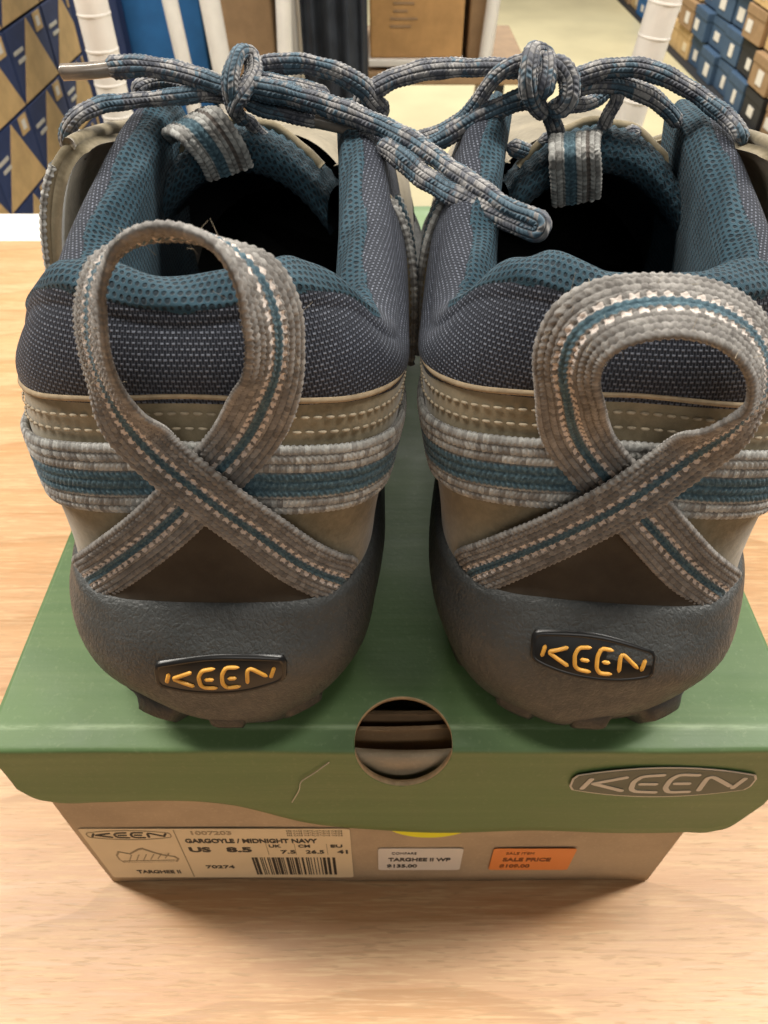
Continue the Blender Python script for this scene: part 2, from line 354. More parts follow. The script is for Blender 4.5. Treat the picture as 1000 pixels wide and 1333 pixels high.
M = dict(teal=m_teal(), textile=m_textile(), strap=m_weave('grey_webbing', 'strap'), band=m_weave('light_grey_webbing', 'band'), tag=m_weave('tongue_webbing', 'tag'),
         lace=m_lace(), suede=m_suede(), heel_suede=m_heel_suede(),
         rubber=m_rubber('charcoal_midsole', (0.038, 0.042, 0.042), (0.062, 0.066, 0.065)), sole=m_rubber('dark_outsole', (0.028, 0.030, 0.030), (0.044, 0.046, 0.045), False),
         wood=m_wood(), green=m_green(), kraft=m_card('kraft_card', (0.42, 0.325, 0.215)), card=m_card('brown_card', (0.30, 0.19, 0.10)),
         carton=m_card('orange_brown_card', (0.42, 0.235, 0.09)), tan=m_card('tan_card', (0.55, 0.37, 0.17)), navy=m_card('navy_print', (0.028, 0.045, 0.12), fib=0.3),
         blue=m_card('blue_print', (0.02, 0.115, 0.30), fib=0.2), slate=m_card('slate_print', (0.045, 0.085, 0.15), fib=0.3), black=plain('black_card', (0.02, 0.02, 0.022), 0.7),
         badge=plain('black_gloss_badge', (0.012, 0.012, 0.012), 0.30, 0.5), gold=plain('amber_lettering', (0.66, 0.33, 0.05), 0.45, 0.5, nz=0.15, ns=300),
         aglet=plain('clear_aglet', (0.20, 0.17, 0.14), 0.22, 0.7, nz=0.3, ns=200), thread=plain('stitch_thread', (0.38, 0.32, 0.23), 0.8, 0.2, nz=0.2, ns=900),
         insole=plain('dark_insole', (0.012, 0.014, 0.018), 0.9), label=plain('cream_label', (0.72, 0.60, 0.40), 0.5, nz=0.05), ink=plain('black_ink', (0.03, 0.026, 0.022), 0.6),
         faint=plain('faint_ink', (0.34, 0.27, 0.17), 0.6), white=plain('white_paper', (0.70, 0.66, 0.60), 0.5), orange=plain('orange_paper', (0.80, 0.27, 0.07), 0.5),
         orink=plain('dark_orange_ink', (0.20, 0.06, 0.02), 0.6), yellow=plain('yellow_paper', (0.80, 0.78, 0.02), 0.5), logo=plain('pale_logo_ink', (0.55, 0.52, 0.45), 0.55),
         logobg=plain('grey_logo_ink', (0.10, 0.115, 0.085), 0.55), edge=plain('raw_card_edge', (0.46, 0.34, 0.20), 0.8, nz=0.2, ns=400), whitepaint=plain('white_metal_paint', (0.74, 0.70, 0.64), 0.35, nz=0.05),
         floor=plain('cream_floor', (0.57, 0.505, 0.32), 0.4, nz=0.10, ns=3), cloth=plain('charcoal_cloth', (0.022, 0.026, 0.034), 0.9, nz=0.3, ns=30), tissue=plain('brown_tissue', (0.22, 0.14, 0.075), 0.8, nz=0.2, ns=80),
         leather_edge=plain('raw_leather_edge', (0.33, 0.255, 0.165), 0.85, 0.2, nz=0.2, ns=500), grommet=plain('dull_metal', (0.30, 0.27, 0.23), 0.4, 0.5, 0.8))

# ------------------------------------------------------------------ setting
def struct(o): o['kind'] = 'structure'; return o
b = MB(); b.box((0, 4, -0.76), (14, 16, 0.02)); struct(b.build('floor', M['floor']))
tbl = empty('table', (0, 0.0, -0.75)); tag(tbl, 'light beech laminate table carrying the shoe box', 'table')
b = MB(); b.box((0, -0.03, 0.735), (1.5, 1.108, 0.03)); top = b.build('table_top', M['wood'], tbl, bevel=0.002)
b = MB(); b.box((0, 0.555, 0.728), (1.5, 0.058, 0.040)); b.build('edge_strip', M['whitepaint'], tbl, bevel=0.003)
for sx in (-1, 1):
    for yy in (-0.5, 0.48):
        b = MB(); b.box((sx * 0.68, yy, 0.36), (0.05, 0.05, 0.72)); b.build('leg', M['whitepaint'], tbl, bevel=0.003)

# ------------------------------------------------------------------ shoe box
HB = 0.111
box = empty('shoe_box', (-0.0015, 0, 0)); tag(box, 'green and kraft shoe box with finger hole, under the pair of shoes', 'shoe box')
BW = 0.1 - 0.0015; BD = 0.325; TH = 0.0022
bm = MB()
for sx in (-1, 1): bm.box((sx * (BW - TH / 2), BD / 2 + 0.001, 0.05), (TH, BD - 2 * TH, 0.100))
bm.box((0, BD + 0.001 - TH / 2, 0.05), (2 * BW, TH, 0.100)); bm.box((0, BD / 2 + 0.001, TH / 2), (2 * BW - 2 * TH, BD - 2 * TH - .001, TH))
body = bm.build('body', M['kraft'], box)
# front wall with slightly crumpled bottom edge and a thumb notch in its top edge
nx = 81; xs = np.linspace(-BW, BW, nx); ntop = 0.1030 - 0.0045 * np.sqrt(np.maximum(0, 1 - ((xs - 0.0080) / 0.0200) ** 2))
V = []
for k, yo in enumerate((0.0028, 0.0028 + TH)):
    zz = np.linspace(0, 1, 13)
    for z_ in zz:
        wave = 0.0003 * np.sin(xs * 55 + 1.0) * (1 - z_) + 0.0004 * np.sin(z_ * 3.1) 
        zz0 = 0.0004 + 0.0006 * np.sin(xs * 90) * (1 - z_)
        V.append(np.stack([xs, yo - wave * (1 if k == 0 else 0.6), zz0 + z_ * (ntop - zz0)], 1))
V = np.array(V); fr = V[:13]; bk = V[13:]
VV = np.concatenate([fr, bk[::-1]], 0)
gridobj('front_wall', VV, M['kraft'], box, cu=True, smooth=True)
def inner_flaps():
    for k, (y0, z0, dp) in enumerate(((0.0090, 0.1050, 0.0035), (0.0125, 0.1062, 0.003))):
        x = np.linspace(-0.09, 0.09, 80); tp = z0 - dp * np.sqrt(np.maximum(0, 1 - ((x - 0.008) / 0.02) ** 2)); V = []
        for yo in (y0, y0 + 0.0012):
            V += [np.stack([x, np.full(80, yo) + 0.0006 * np.sin(x * 60 + k), (0.004 + 0.03 * 0) * (1 - q) + tp * q], 1) for q in ((0, .5, 1) if yo == y0 else (1, .5, 0))]
        gridobj('inner_flap', np.array(V), M['tissue'] if k else M['card'], box, cu=True, smooth=False)
inner_flaps()
# lid: one bent sheet (top -> rounded fold -> front flap with a wavy lower edge), finger hole across the fold
LXA, LXB = -0.1020, 0.1120; R = 0.0058
CH = 0.0066
def bend(x, s):          # s: distance from the fold, + on top, - down the front; the card is scored twice, so the edge is a narrow chamfer
    def raw(q):
        if q >= CH / 2: return CH + (q - CH / 2), HB
        if q <= -CH / 2: return 0.0, HB - 0.0013 - (-q - CH / 2)
        f_ = (q + CH / 2) / CH; return CH * f_, HB - 0.0013 * (1 - f_)
    y = z = 0.0
    for k in (-1.0, -0.5, 0.0, 0.5, 1.0):
        a, b_ = raw(s + k * 0.0009); y += a / 5; z += b_ / 5
    n1 = math.sin(x * 61 + 1.3) * math.sin(s * 150 + x * 23) + 0.5 * math.sin(x * 140 + s * 90)
    if s > 0.004: z += 0.00022 * n1 * min(1, (s - 0.004) / 0.01)
    else: y += 0.00025 * n1 * min(1, (0.004 - s) / 0.012)
    y -= 0.0012
    return (x, y, z)
hx, hs, ha = 0.0066, -0.0005, 0.0128
hb_ = lambda sn: 0.0125 if sn > 0 else 0.0228
edge_f = spline([LXA, -0.099, -0.095, -0.080, -0.065, -0.044, -0.022, 0.004, 0.05, 0.095, 0.104, 0.109, LXB], [0.026, 0.0315, 0.0338, 0.0340, 0.0336, 0.0362, 0.0490, 0.0553, 0.0562, 0.0570, 0.0560, 0.0500, 0.036])
def lid_mesh():
    S1, S0 = 0.028, -0.0255; nx = 260
    xs_ = np.linspace(LXA, LXB, nx); fine = np.linspace(S0, S1, 72); back = np.linspace(S1, BD + 0.004, 40)[1:]
    def hole(x, q): return math.hypot((x - hx) / ha, (q - hs) / hb_(q - hs))
    P2 = []
    for x in xs_:
        lo = -float(edge_f(x)); P2.append(np.stack([np.full(8 + 72 + 39, x), np.r_[np.linspace(lo, S0, 9)[:-1], fine, back]], 1))
    P2 = np.array(P2); ns = P2.shape[1]
    K = np.array([[hole(*q) for q in row] for row in P2]); inside = K < 1.0
    faces = []; used = set()
    for i in range(nx - 1):
        for j in range(ns - 1):
            if not (inside[i, j] and inside[i + 1, j] and inside[i, j + 1] and inside[i + 1, j + 1]): faces.append((i * ns + j, (i + 1) * ns + j, (i + 1) * ns + j + 1, i * ns + j + 1))
    for i in range(nx):
        for j in range(ns):
            if inside[i, j] and K[i, j] > 0.3: P2[i, j] = np.array([hx, hs]) + (P2[i, j] - np.array([hx, hs])) / K[i, j]
    ids = sorted({q for f_ in faces for q in f_}); mp = {q: k for k, q in enumerate(ids)}; flatp = P2.reshape(-1, 2)
    return [bend(*flatp[q]) for q in ids], [tuple(mp[q] for q in f_) for f_ in faces]
lv, lf = lid_mesh()
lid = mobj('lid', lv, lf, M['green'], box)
md = lid.modifiers.new('thick', 'SOLIDIFY'); md.thickness = 0.0017; md.offset = -1; lid.data.materials.append(M['edge']); md.material_offset = 0; md.material_offset_rim = 1
md.use_quality_normals = True
for sx in (-1, 1):       # lid side flaps
    n = 40; ys = np.linspace(0.001, BD + 0.003, n); dep = 0.035 + 0.0 * ys; dep[0] = 0.022; dep[1] = 0.030
    V = np.stack([np.stack([np.full(n, (LXA if sx < 0 else LXB) + sx * 0.0003), ys, np.full(n, HB - 0.0012)], 1), np.stack([np.full(n, (LXA if sx < 0 else LXB) + sx * 0.0012), ys, HB - dep], 1)], 1)
    o = gridobj('side_flap', V, M['green'], lid); m_ = o.modifiers.new('t', 'SOLIDIFY'); m_.thickness = 0.0015; m_.offset = 0
# flat print / stickers on the box front
def flat(name, pts2, y, mat, parent, thick=0.00016):
    n = len(pts2); v = [(x, y, z) for x, z in pts2] + [(x, y - thick, z) for x, z in pts2]
    f_ = [tuple(range(n)), tuple(range(2 * n - 1, n - 1, -1))] + [(i, n + i, n + (i + 1) % n, (i + 1) % n) for i in range(n)]
    return mobj(name, v, f_, mat, parent, smooth=False)
def rrect(x0, x1, z0, z1, r=0.001, sk=0.0):
    p = []
    for cx, cz, a0 in ((x1 - r, z1 - r, 0), (x0 + r, z1 - r, 90), (x0 + r, z0 + r, 180), (x1 - r, z0 + r, 270)):
        for k in range(5):
            a = math.radians(a0 + k * 22.5); p.append((cx + r * math.cos(a), cz + r * math.sin(a)))
    return p
def text(name, s, x, z, size, y, mat, parent, width=None, align='LEFT', bold=0.0):
    c = bpy.data.curves.new(name, 'FONT'); c.body = s; c.size = size; c.align_x = align; c.extrude = 0.00008; c.offset = bold
    o = bpy.data.objects.new('tmp', c); COL.objects.link(o)
    dg = bpy.context.evaluated_depsgraph_get(); me = bpy.data.meshes.new_from_object(o.evaluated_get(dg))
    bpy.data.objects.remove(o); me.name = name; me.materials.clear(); me.materials.append(mat)
    xs_ = [v.co.x for v in me.vertices]; k = 1.0
    if width and xs_: k = width / (max(xs_) - min(xs_))
    for v in me.vertices: v.co = Vector((x + v.co.x * k, y - v.co.z, z + v.co.y))
    q = bpy.data.objects.new(name, me); COL.objects.link(q); q.parent = parent; return q
KEEN = [[(0.075, 0.64), (0.045, 0.34)], [(0.27, 0.70), (0.10, 0.50), (0.28, 0.26)],
        [(0.475, 0.78), (0.36, 0.74), (0.325, 0.56), (0.335, 0.30), (0.37, 0.22), (0.485, 0.20)], [(0.375, 0.48), (0.46, 0.48)],
        [(0.675, 0.78), (0.565, 0.80), (0.53, 0.62), (0.53, 0.34), (0.565, 0.20), (0.68, 0.22)], [(0.575, 0.50), (0.65, 0.50)],
        [(0.735, 0.28), (0.735, 0.68), (0.765, 0.73), (0.90, 0.42)], [(0.955, 0.66), (0.925, 0.36)]]
def stroke2(path, wd, n=6):
    P = np.array(path, float)
    # rounded ribbon polygon round a polyline
    T = nrm(np.gradient(P, axis=0)) if len(P) > 2 else np.repeat(nrm((P[1] - P[0])[None]), 2, 0)
    N = np.stack([-T[:, 1], T[:, 0]], 1); L = P + N * wd / 2; Rr = P - N * wd / 2
    cap = lambda c, t: [tuple(c + wd / 2 * (math.cos(a) * np.array([-t[1], t[0]]) + math.sin(a) * t)) for a in np.linspace(0, math.pi, n + 2)[1:-1]]
    return [tuple(q) for q in L] + cap(P[-1], T[-1]) + [tuple(q) for q in Rr[::-1]] + cap(P[0], -T[0])
def lens(x0, x1, z0, z1, sq=0.45, n=24):
    cx, cz, hw, hz = (x0 + x1) / 2, (z0 + z1) / 2, (x1 - x0) / 2, (z1 - z0) / 2
    up = [(cx + hw * t, cz + hz * (sq + (1 - sq) * (1 - t * t))) for t in np.linspace(0.96, -0.96, n)]
    return [(cx + hw, cz + hz * (sq - 0.2))] + up + [(cx - hw, cz + hz * (sq - 0.2)), (cx - hw, cz - hz * (sq - 0.2))] + [(2 * cx - x, 2 * cz - z) for x, z in up] + [(cx + hw, cz - hz * (sq - 0.2))]
def smoothpath(path, n=6):
    if len(path) < 3: return path
    P = np.array(path); out = [P[0]]
    for i in range(1, len(P) - 1):
        a, b_, c = P[i - 1], P[i], P[i + 1]; p0 = b_ + (a - b_) * 0.32; p1 = b_ + (c - b_) * 0.32
        for t in np.linspace(0, 1, n): out.append((1 - t) ** 2 * p0 + 2 * t * (1 - t) * b_ + t * t * p1)
    out.append(P[-1]); return [tuple(q) for q in out]
def keen2d(parent, x0, x1, z0, z1, y, mat, wd, name='letter'):
    for path in KEEN:
        pts = [(x0 + u * (x1 - x0), z0 + v * (z1 - z0)) for u, v in (smoothpath(path) if len(path) > 3 else path)]
        if len(path) == 3:
            for a, b_ in ((0, 1), (1, 2)): flat(name, stroke2([pts[a], pts[b_]], wd), y - 0.00004 * a, mat, parent, 0.00012)
        else: flat(name, stroke2(pts, wd), y, mat, parent, 0.00012)
yf = 0.00205                                       # body front, just proud of its bulge
lab = flat('size_label', rrect(-0.0965, -0.0095, 0.0065, 0.0510, 0.0012), yf, M['label'], box)
ly_ = yf - 0.0002
flat('divider', [(-0.0672, 0.0075), (-0.0669, 0.0075), (-0.0659, 0.0502), (-0.0662, 0.0502)], ly_, M['faint'], lab, 0.0001)
keen2d(lab, -0.0945, -0.0680, 0.0425, 0.0495, ly_, M['ink'], 0.0008)
o_ = lens(-0.0950, -0.0675, 0.0420, 0.0500)
flat('logo_outline', o_ + [o_[0]] + [((x + 0.0812) * 0.975 - 0.0812, (z - 0.046) * 0.88 + 0.046) for x, z in ([o_[0]] + o_[::-1])], ly_, M['faint'], lab, 0.0001)
sh = [(-0.0900, 0.0245), (-0.0900, 0.0285), (-0.0885, 0.0320), (-0.0850, 0.0300), (-0.0810, 0.0345), (-0.0795, 0.0350), (-0.0770, 0.0320), (-0.0740, 0.0290), (-0.0700, 0.0275), (-0.0690, 0.0250), (-0.0700, 0.0225), (-0.0890, 0.0215)]
flat('shoe_drawing', sh, ly_, M['faint'], lab, 0.0001)
flat('shoe_drawing_fill', [((x + 0.0795) * 0.93 - 0.0795, (z - 0.0275) * 0.86 + 0.0275) for x, z in sh], ly_ - 0.00012, M['label'], lab, 0.0001)
for k in range(6): flat('drawing_line', stroke2([(-0.0865 + k * 0.0026, 0.0235 + 0.0006 * k), (-0.0845 + k * 0.0026, 0.0290 + 0.0003 * k)], 0.0004), ly_ - 0.00025, M['faint'], lab, 0.0001)
flat('drawing_line', stroke2([(-0.0885, 0.0236), (-0.0705, 0.0246)], 0.0004), ly_ - 0.00025, M['faint'], lab, 0.0001)
T_ = lambda s, x, z, size, wd=None, m='ink', bo=0.0: text('printed_text', s, x, z, size, ly_, M[m], lab, wd, bold=bo)
T_('TARGHEE II', -0.0865, 0.0110, 0.0042, 0.0155, bo=0.0001); T_('1007203', -0.0615, 0.0464, 0.0040, 0.013, 'faint', 0.0001)
T_('GARGOYLE / MIDNIGHT NAVY', -0.0640, 0.0395, 0.0046, 0.0435, bo=0.00018); T_('US', -0.0642, 0.0315, 0.0056, 0.0072, bo=0.00022); T_('8.5', -0.0515, 0.0315, 0.0056, 0.0085, bo=0.00022)
T_('UK', -0.0370, 0.0355, 0.0032, 0.004, bo=.0001); T_('7.5', -0.0335, 0.0300, 0.0040, 0.005, bo=.0001); T_('CM', -0.0272, 0.0355, 0.0032, 0.004, bo=.0001); T_('26.5', -0.0250, 0.0300, 0.0040, 0.0062, bo=.0001)
T_('EU', -0.0165, 0.0355, 0.0032, 0.004, bo=.0001); T_('41', -0.0142, 0.0300, 0.0042, 0.0036, bo=.00015); T_('70274', -0.0612, 0.0160, 0.0038, 0.010, bo=.0001)
for k in range(3): T_('SEE CARE INSTRUCTIONS INSIDE', -0.0300, 0.0488 - k * 0.0018, 0.0016, 0.018, 'faint')
for x in (-0.0378, -0.0284, -0.0177): flat('divider', [(x, 0.0290), (x + 0.0002, 0.0290), (x + 0.0002, 0.0385), (x, 0.0385)], ly_, M['faint'], lab, 0.0001)
x = -0.0440
while x < -0.0160:
    wd = random.choice((0.0003, 0.0004, 0.0007, 0.0010)); flat('barcode_bar', [(x, 0.0098), (x + wd, 0.0098), (x + wd, 0.0262), (x, 0.0262)], ly_, M['ink'], lab, 0.0001)
    x += wd + random.choice((0.0003, 0.0005, 0.0008))
def sticker(name, x0, x1, z0, z1, mat, ink, lines):
    s = flat(name, rrect(x0, x1, z0, z1, 0.0012), yf, M[mat], box)
    for tx, x, z, size, wd, bo in lines: text('printed_text', tx, x0 + x, z0 + z, size, yf - 0.0002, M[ink], s, wd, bold=bo)
sticker('price_sticker', -0.0005, 0.0283, 0.0140, 0.0342, 'white', 'ink', (('COMPARE', 0.0045, 0.0150, 0.0028, 0.0085, 0), ('TARGHEE II WP', 0.0035, 0.0088, 0.0042, 0.0215, .00014), ('$135.00', 0.0030, 0.0028, 0.0040, 0.0105, .00012)))
sticker('sale_sticker', 0.0385, 0.0665, 0.0140, 0.0340, 'orange', 'orink', (('SALE ITEM', 0.0045, 0.0150, 0.0028, 0.0095, 0), ('SALE PRICE', 0.0040, 0.0088, 0.0042, 0.0165, .00014), ('$109.00', 0.0035, 0.0028, 0.0040, 0.0105, .00012)))
cx = 0.0160
flat('round_sticker', [(cx + 0.0150 * math.cos(a), 0.0580 + 0.0140 * math.sin(a)) for a in np.linspace(0, 2 * np.pi, 40, endpoint=False)], yf, M['yellow'], box, 0.00025)
# logo printed on the lid front
LX0, LX1, LZ0, LZ1 = 0.0530, 0.1035, 0.0835, 0.1020; yl = -0.0016
lg = flat('lid_logo', lens(LX0, LX1, LZ0, LZ1), yl, M['logo'], lid, 0.0002)
flat('logo_ground', lens(LX0 + 0.0006, LX1 - 0.0006, LZ0 + 0.0007, LZ1 - 0.0007), yl - 0.00022, M['logobg'], lg, 0.0001)
keen2d(lg, LX0 + 0.0015, LX1 - 0.0015, LZ0, LZ1, yl - 0.00036, M['logo'], 0.0015)
# scuff where the print has cracked
flat('scuff', stroke2(smoothpath([(-0.0130, 0.1050), (-0.0175, 0.0985), (-0.0215, 0.0935), (-0.0222, 0.0880), (-0.0250, 0.0800)]), 0.00022), -0.0017, M['logo'], lid, 0.0002)

# ------------------------------------------------------------------ shoes
HX = [0, .30, .55, .78, .92, .98, 1, 1, .99, .95, .88]; HY = [0, .02, .09, .25, .5, .75, 1, 1.6, 2.5, 3.4, 4.2]
LY = 0.036
_pp = np.c_[np.array(HX) * 0.042, np.array(HY) * LY]; _ss = np.r_[0, np.cumsum(np.linalg.norm(np.diff(_pp, axis=0), axis=1))]
_sx = spline(np.r_[-_ss[1:][::-1], _ss], np.r_[-np.array(HX)[1:][::-1], HX]); _sy = spline(np.r_[-_ss[1:][::-1], _ss], np.r_[np.array(HY)[1:][::-1], HY])
SMAX = _ss[-1]
s_of_Y = lambda Y: float(np.interp(Y, HY, _ss))
y0f = spline([0, .02, .034, .0457, .0708, .09, .1143, .135], [.006, .005, .0065, .0125, .019, .023, .0275, .031])
wf = spline([0, .015, .03, .05, .065, .08, .092, .103, .115, .135], [.0285, .0325, .0348, .0364, .0386, .0410, .0404, .0380, .0352, .0320])
LEAN = [0.0]
def PS(s, z, out=0.0):
    """point of the upper's outer wall: s along the plan curve (0 = heel centre), z height, out = outward offset"""
    s = np.asarray(s, float); z = np.asarray(z, float)
    def base(s, z):
        X, Y = _sx(s), _sy(s); X = X * (1 - 0.11 * np.clip((z - 0.07) / 0.045, 0, 1) * np.exp(-((Y - 0.4) / 0.6) ** 2)); return X * wf(z) + LEAN[0] * (z - 0.03), y0f(z) * np.clip(1 - Y / 2.2, 0, 1) + Y * LY
    x, y = base(s, z); e = 1e-4; xa, ya = base(s - e, z); xb, yb = base(s + e, z)
    tx, ty = xb - xa, yb - ya; L = np.hypot(tx, ty) + 1e-12
    return np.stack(np.broadcast_arrays(x + ty / L * out, y - tx / L * out, z), -1)
_Y = [0, .22, .45, .75, 1.1, 1.8, 2.6, 3.4, 4.2]
zc_f = spline([-s_of_Y(q) for q in _Y[:0:-1]] + [s_of_Y(q) for q in _Y], [.112, .1135, .1075, .1005, .0970, .1025, .1112, .1146, .1130, .1146, .1112, .1025, .0970, .1005, .1075, .1135, .112])
zl_f = spline([-0.18, -0.09, -0.055, -0.02, 0, 0.02, 0.055, 0.09, 0.18], [.077, .0815, .0860, .0930, .0948, .0930, .0860, .0815, .077])
zbump = spline([-0.18, -0.07, -0.045, -0.03, -0.012, 0, 0.012, 0.03, 0.045, 0.07, 0.18], [.040, .0415, .0425, .0435, .0455, .0458, .0455, .0435, .0425, .0415, .040])

def build_shoe(name, label, loc, rz, lat, loop, tongue_loop, laces, aglets, seed, lean):
    LEAN[0] = lean; root = empty(name, loc, rz); tag(root, label, 'shoe', 'pair of hiking shoes on the box')
    Mi = np.array((Matrix.Translation(loc) @ Matrix.Rotation(rz, 4, 'Z')).inverted())
    loc_ = lambda p: (np.c_[np.atleast_2d(p), np.ones(len(np.atleast_2d(p)))] @ Mi.T)[:, :3]
    vec_ = lambda p: np.atleast_2d(p) @ Mi[:3, :3].T
    ns = 321; s = np.linspace(-SMAX, SMAX, ns)
    # ---- outsole: lugged slab
    so = np.linspace(-SMAX, SMAX, 400); lug = 0.0014 * np.clip(np.sin(so * 2 * np.pi / 0.024 + 0.8) * 3.0, -1, 1)
    ring = []
    for z_, o_ in ((0.0, -0.0035), (0.0006, -0.001), (0.003, 0.0012), (0.009, 0.0034), (0.013, 0.0028), (0.016, -0.002)):
        p = PS(so, np.full_like(so, z_ if z_ > 0 else 0.0), o_ + (lug if 0 < z_ < 0.012 else 0)); p[:, 2] = z_ + (0.0 if z_ > 0.0 else 0.0003); ring.append(p)
    V = np.stack(ring, 1); n = len(so)
    o = gridobj('outsole', V, M['sole'], root, extra=[[i * 6 for i in range(n)][::-1]])
    # forefoot outsole
    def plate(z0, z1, gx):
        yy = np.linspace(0.145, 0.305, 40); t = (yy - 0.145) / 0.16
        hw = 0.037 + 0.014 * np.sin(np.clip(t / 0.75, 0, 1) * np.pi / 2) ; hw = hw * np.sqrt(np.maximum(0, 1 - np.clip((t - 0.55) / 0.45, 0, 1) ** 2.4)) + gx
        L = np.stack([-hw - lat * 0.004 * t, yy, np.zeros_like(yy)], 1); R_ = np.stack([hw - lat * 0.004 * t, yy, np.zeros_like(yy)], 1)
        loop_ = np.concatenate([L, R_[::-1]], 0); lift = 0.010 * np.clip((loop_[:, 1] - 0.25) / 0.055, 0, 1) ** 2
        a = loop_ + np.c_[np.zeros((len(loop_), 2)), z0 + lift]; b_ = loop_ + np.c_[np.zeros((len(loop_), 2)), z1 + lift * 1.6 + 0.018 * np.clip(1 - (loop_[:, 1] - 0.145) / 0.07, 0, 1) ** 1.6]
        m = len(loop_); return np.concatenate([a, b_], 0), [tuple(range(m))[::-1], tuple(range(m, 2 * m))] + [(i, (i + 1) % m, m + (i + 1) % m, m + i) for i in range(m)]
    v_, f_ = plate(0.0004, 0.022, 0.002); mobj('forefoot_sole', v_, f_, M['sole'], root, smooth=False)
    # toe box: arches along y
    yy = np.linspace(0.150, 0.303, 50); t = (yy - 0.15) / 0.153
    hw = 0.037 + 0.012 * np.sin(np.clip(t / 0.7, 0, 1) * np.pi / 2); hw = hw * np.sqrt(np.maximum(0.0004, 1 - np.clip((t - 0.5) / 0.5, 0, 1) ** 2.6))
    hh = 0.080 - 0.030 * t ** 0.8; hh = hh * np.sqrt(np.maximum(0.001, 1 - np.clip((t - 0.6) / 0.4, 0, 1) ** 3)) + 0.004
    a = np.linspace(0, np.pi, 40); V = np.stack([hw[:, None] * np.sign(np.cos(a)) * np.abs(np.cos(a)) ** 0.7 - lat * 0.004 * t[:, None], np.repeat(yy[:, None], 40, 1), 0.016 + hh[:, None] * np.sin(a) ** 0.75], -1)
    gridobj('vamp', V, M['suede'], root)
    k = t > 0.68; gridobj('toe_cap', V[k] * np.array([1.04, 1.0, 0.72]) + np.array([0, 0.003, 0.004]), M['rubber'], root)
    # ---- heel bumper / midsole
    prof = [(-0.004, .001), (0.0006, .0022), (0.0026, .006), (0.0042, .012), (0.0050, .020), (0.0052, .028), (0.0049, .035), (0.0040, .0405)]
    rows = []; zt = zbump(s)
    side = np.clip(s * lat / 0.03, -1, 1)            # + on the outer side of the foot
    lowz = 0.0100 * np.clip((s * lat + 0.004) / 0.026, 0, 1) ** 0.8 + 0.0012 * np.sin(s * 220)
    for o_, z_ in prof:
        zz = np.maximum(z_ * zt / 0.0458, 0) ; zz = lowz * (1 - zz / zt) + zz
        rows.append(PS(s, zz, o_ + 0.0004 * np.sin(s * 90 + z_ * 200)))
    for o_, dz in ((0.0033, -0.0012), (0.0026, 0.0), (0.0016, 0.0006), (0.0004, 0.0005), (-0.0015, -0.001)):
        rows.append(PS(s, zt + dz, o_))
    R3 = np.stack(rows, 1); nr = 40; tq = np.linspace(0, 1, len(rows)); tt = np.linspace(0, 1, nr)
    V = np.stack([np.stack([spline(tq, R3[i, :, k])(tt) for k in range(3)], -1) for i in range(ns)], 0)
    bumper = gridobj('heel_bumper', V, M['rubber'], root)
    # ---- nubuck quarter and heel counter
    def strip(name, lo, hi, off, mat, nz=24, s_=s, lip=0.0012, parent=root):
        rows = [PS(s_, lo + (hi - lo) * q, off * (1 if 0.06 < q else 0.8)) for q in np.linspace(0, 1, nz)]
        rows.append(PS(s_, hi + lip * 0.35, off - lip * 0.3)); rows.append(PS(s_, hi + lip * 0.3, off - lip)); rows.append(PS(s_, hi - 0.001, off - lip * 1.6))
        V = np.stack(rows, 1); d = np.cumsum(np.r_[np.zeros((1, V.shape[0])), np.linalg.norm(np.diff(V, axis=1), axis=2).T], 0).T
        UV = np.stack([np.repeat(s_[:, None], V.shape[1], 1), d + 1.0], -1)
        return gridobj(name, V, mat, parent, UV)
    strip('quarter', zt - 0.004, zl_f(s), 0.0014, M['suede'])
    sh_ = np.linspace(-0.034, 0.034, 90); top_ = 0.0462 + 0.0265 * np.clip(1 - np.abs(sh_) / 0.034, 0, 1)
    strip('heel_counter', zbump(sh_) - 0.003, top_, 0.0019, M['heel_suede'], s_=sh_)  # dark triangle carries the painted shade of the heel centre
    tube('leather_edge', PS(s, zl_f(s) + 0.0003, 0.0016)[::3], 0.0007, M['leather_edge'], root, step=0.0012, na=8)
    # two rows of stitches along the nubuck edge
    mb = MB()
    for dz, ph in ((-0.0034, 0), (-0.0066, 0.5)):
        q = np.arange(-0.13, 0.13, 0.0027) + ph * 0.0013
        for a_ in q:
            pa = PS(a_ - 0.00095, zl_f(a_ - 0.00095) + dz, 0.0016); pb = PS(a_ + 0.00095, zl_f(a_ + 0.00095) + dz, 0.0016); pm = (pa + pb) / 2
            nn = PS(a_, zl_f(a_) + dz, 0.01) - PS(a_, zl_f(a_) + dz, 0.0); nn = nn / np.linalg.norm(nn); T = nrm(pb - pa); B = np.cross(T, nn); vs = []
            for c, wd, hh_ in ((pa, .45, .1), (pa * .75 + pb * .25, 1, 1), (pa * .25 + pb * .75, 1, 1), (pb, .45, .1)):
                for an in (0, 60, 120, 180):
                    vs.append(c + B * 0.00036 * wd * math.cos(math.radians(an)) + nn * 0.00042 * hh_ * math.sin(math.radians(an)))
            mb.add(vs, [(i * 4 + j, i * 4 + j + 1, i * 4 + j + 5, i * 4 + j + 4) for i in range(3) for j in range(3)])
    st = mb.build('stitching', M['thread'], root, smooth=True); st['kind'] = 'stuff'
    # ---- textile panel, padded collar roll and lining
    r = 0.0060 + 0.0012 * np.exp(-((np.abs(s) - 0.08) / 0.035) ** 2); endf = np.clip((SMAX - np.abs(s)) / 0.012, 0, 1); r = r * (0.35 + 0.65 * np.sqrt(endf))
    zr = zc_f(s) - r - 0.004 * (1 - endf)
    lo = zl_f(s) - 0.004; rows = []
    for q in np.linspace(0, 1, 28): rows.append(PS(s, lo + (zr - lo) * q, 0.0002 + 0.0022 * np.sin(q * np.pi) ** 0.8))
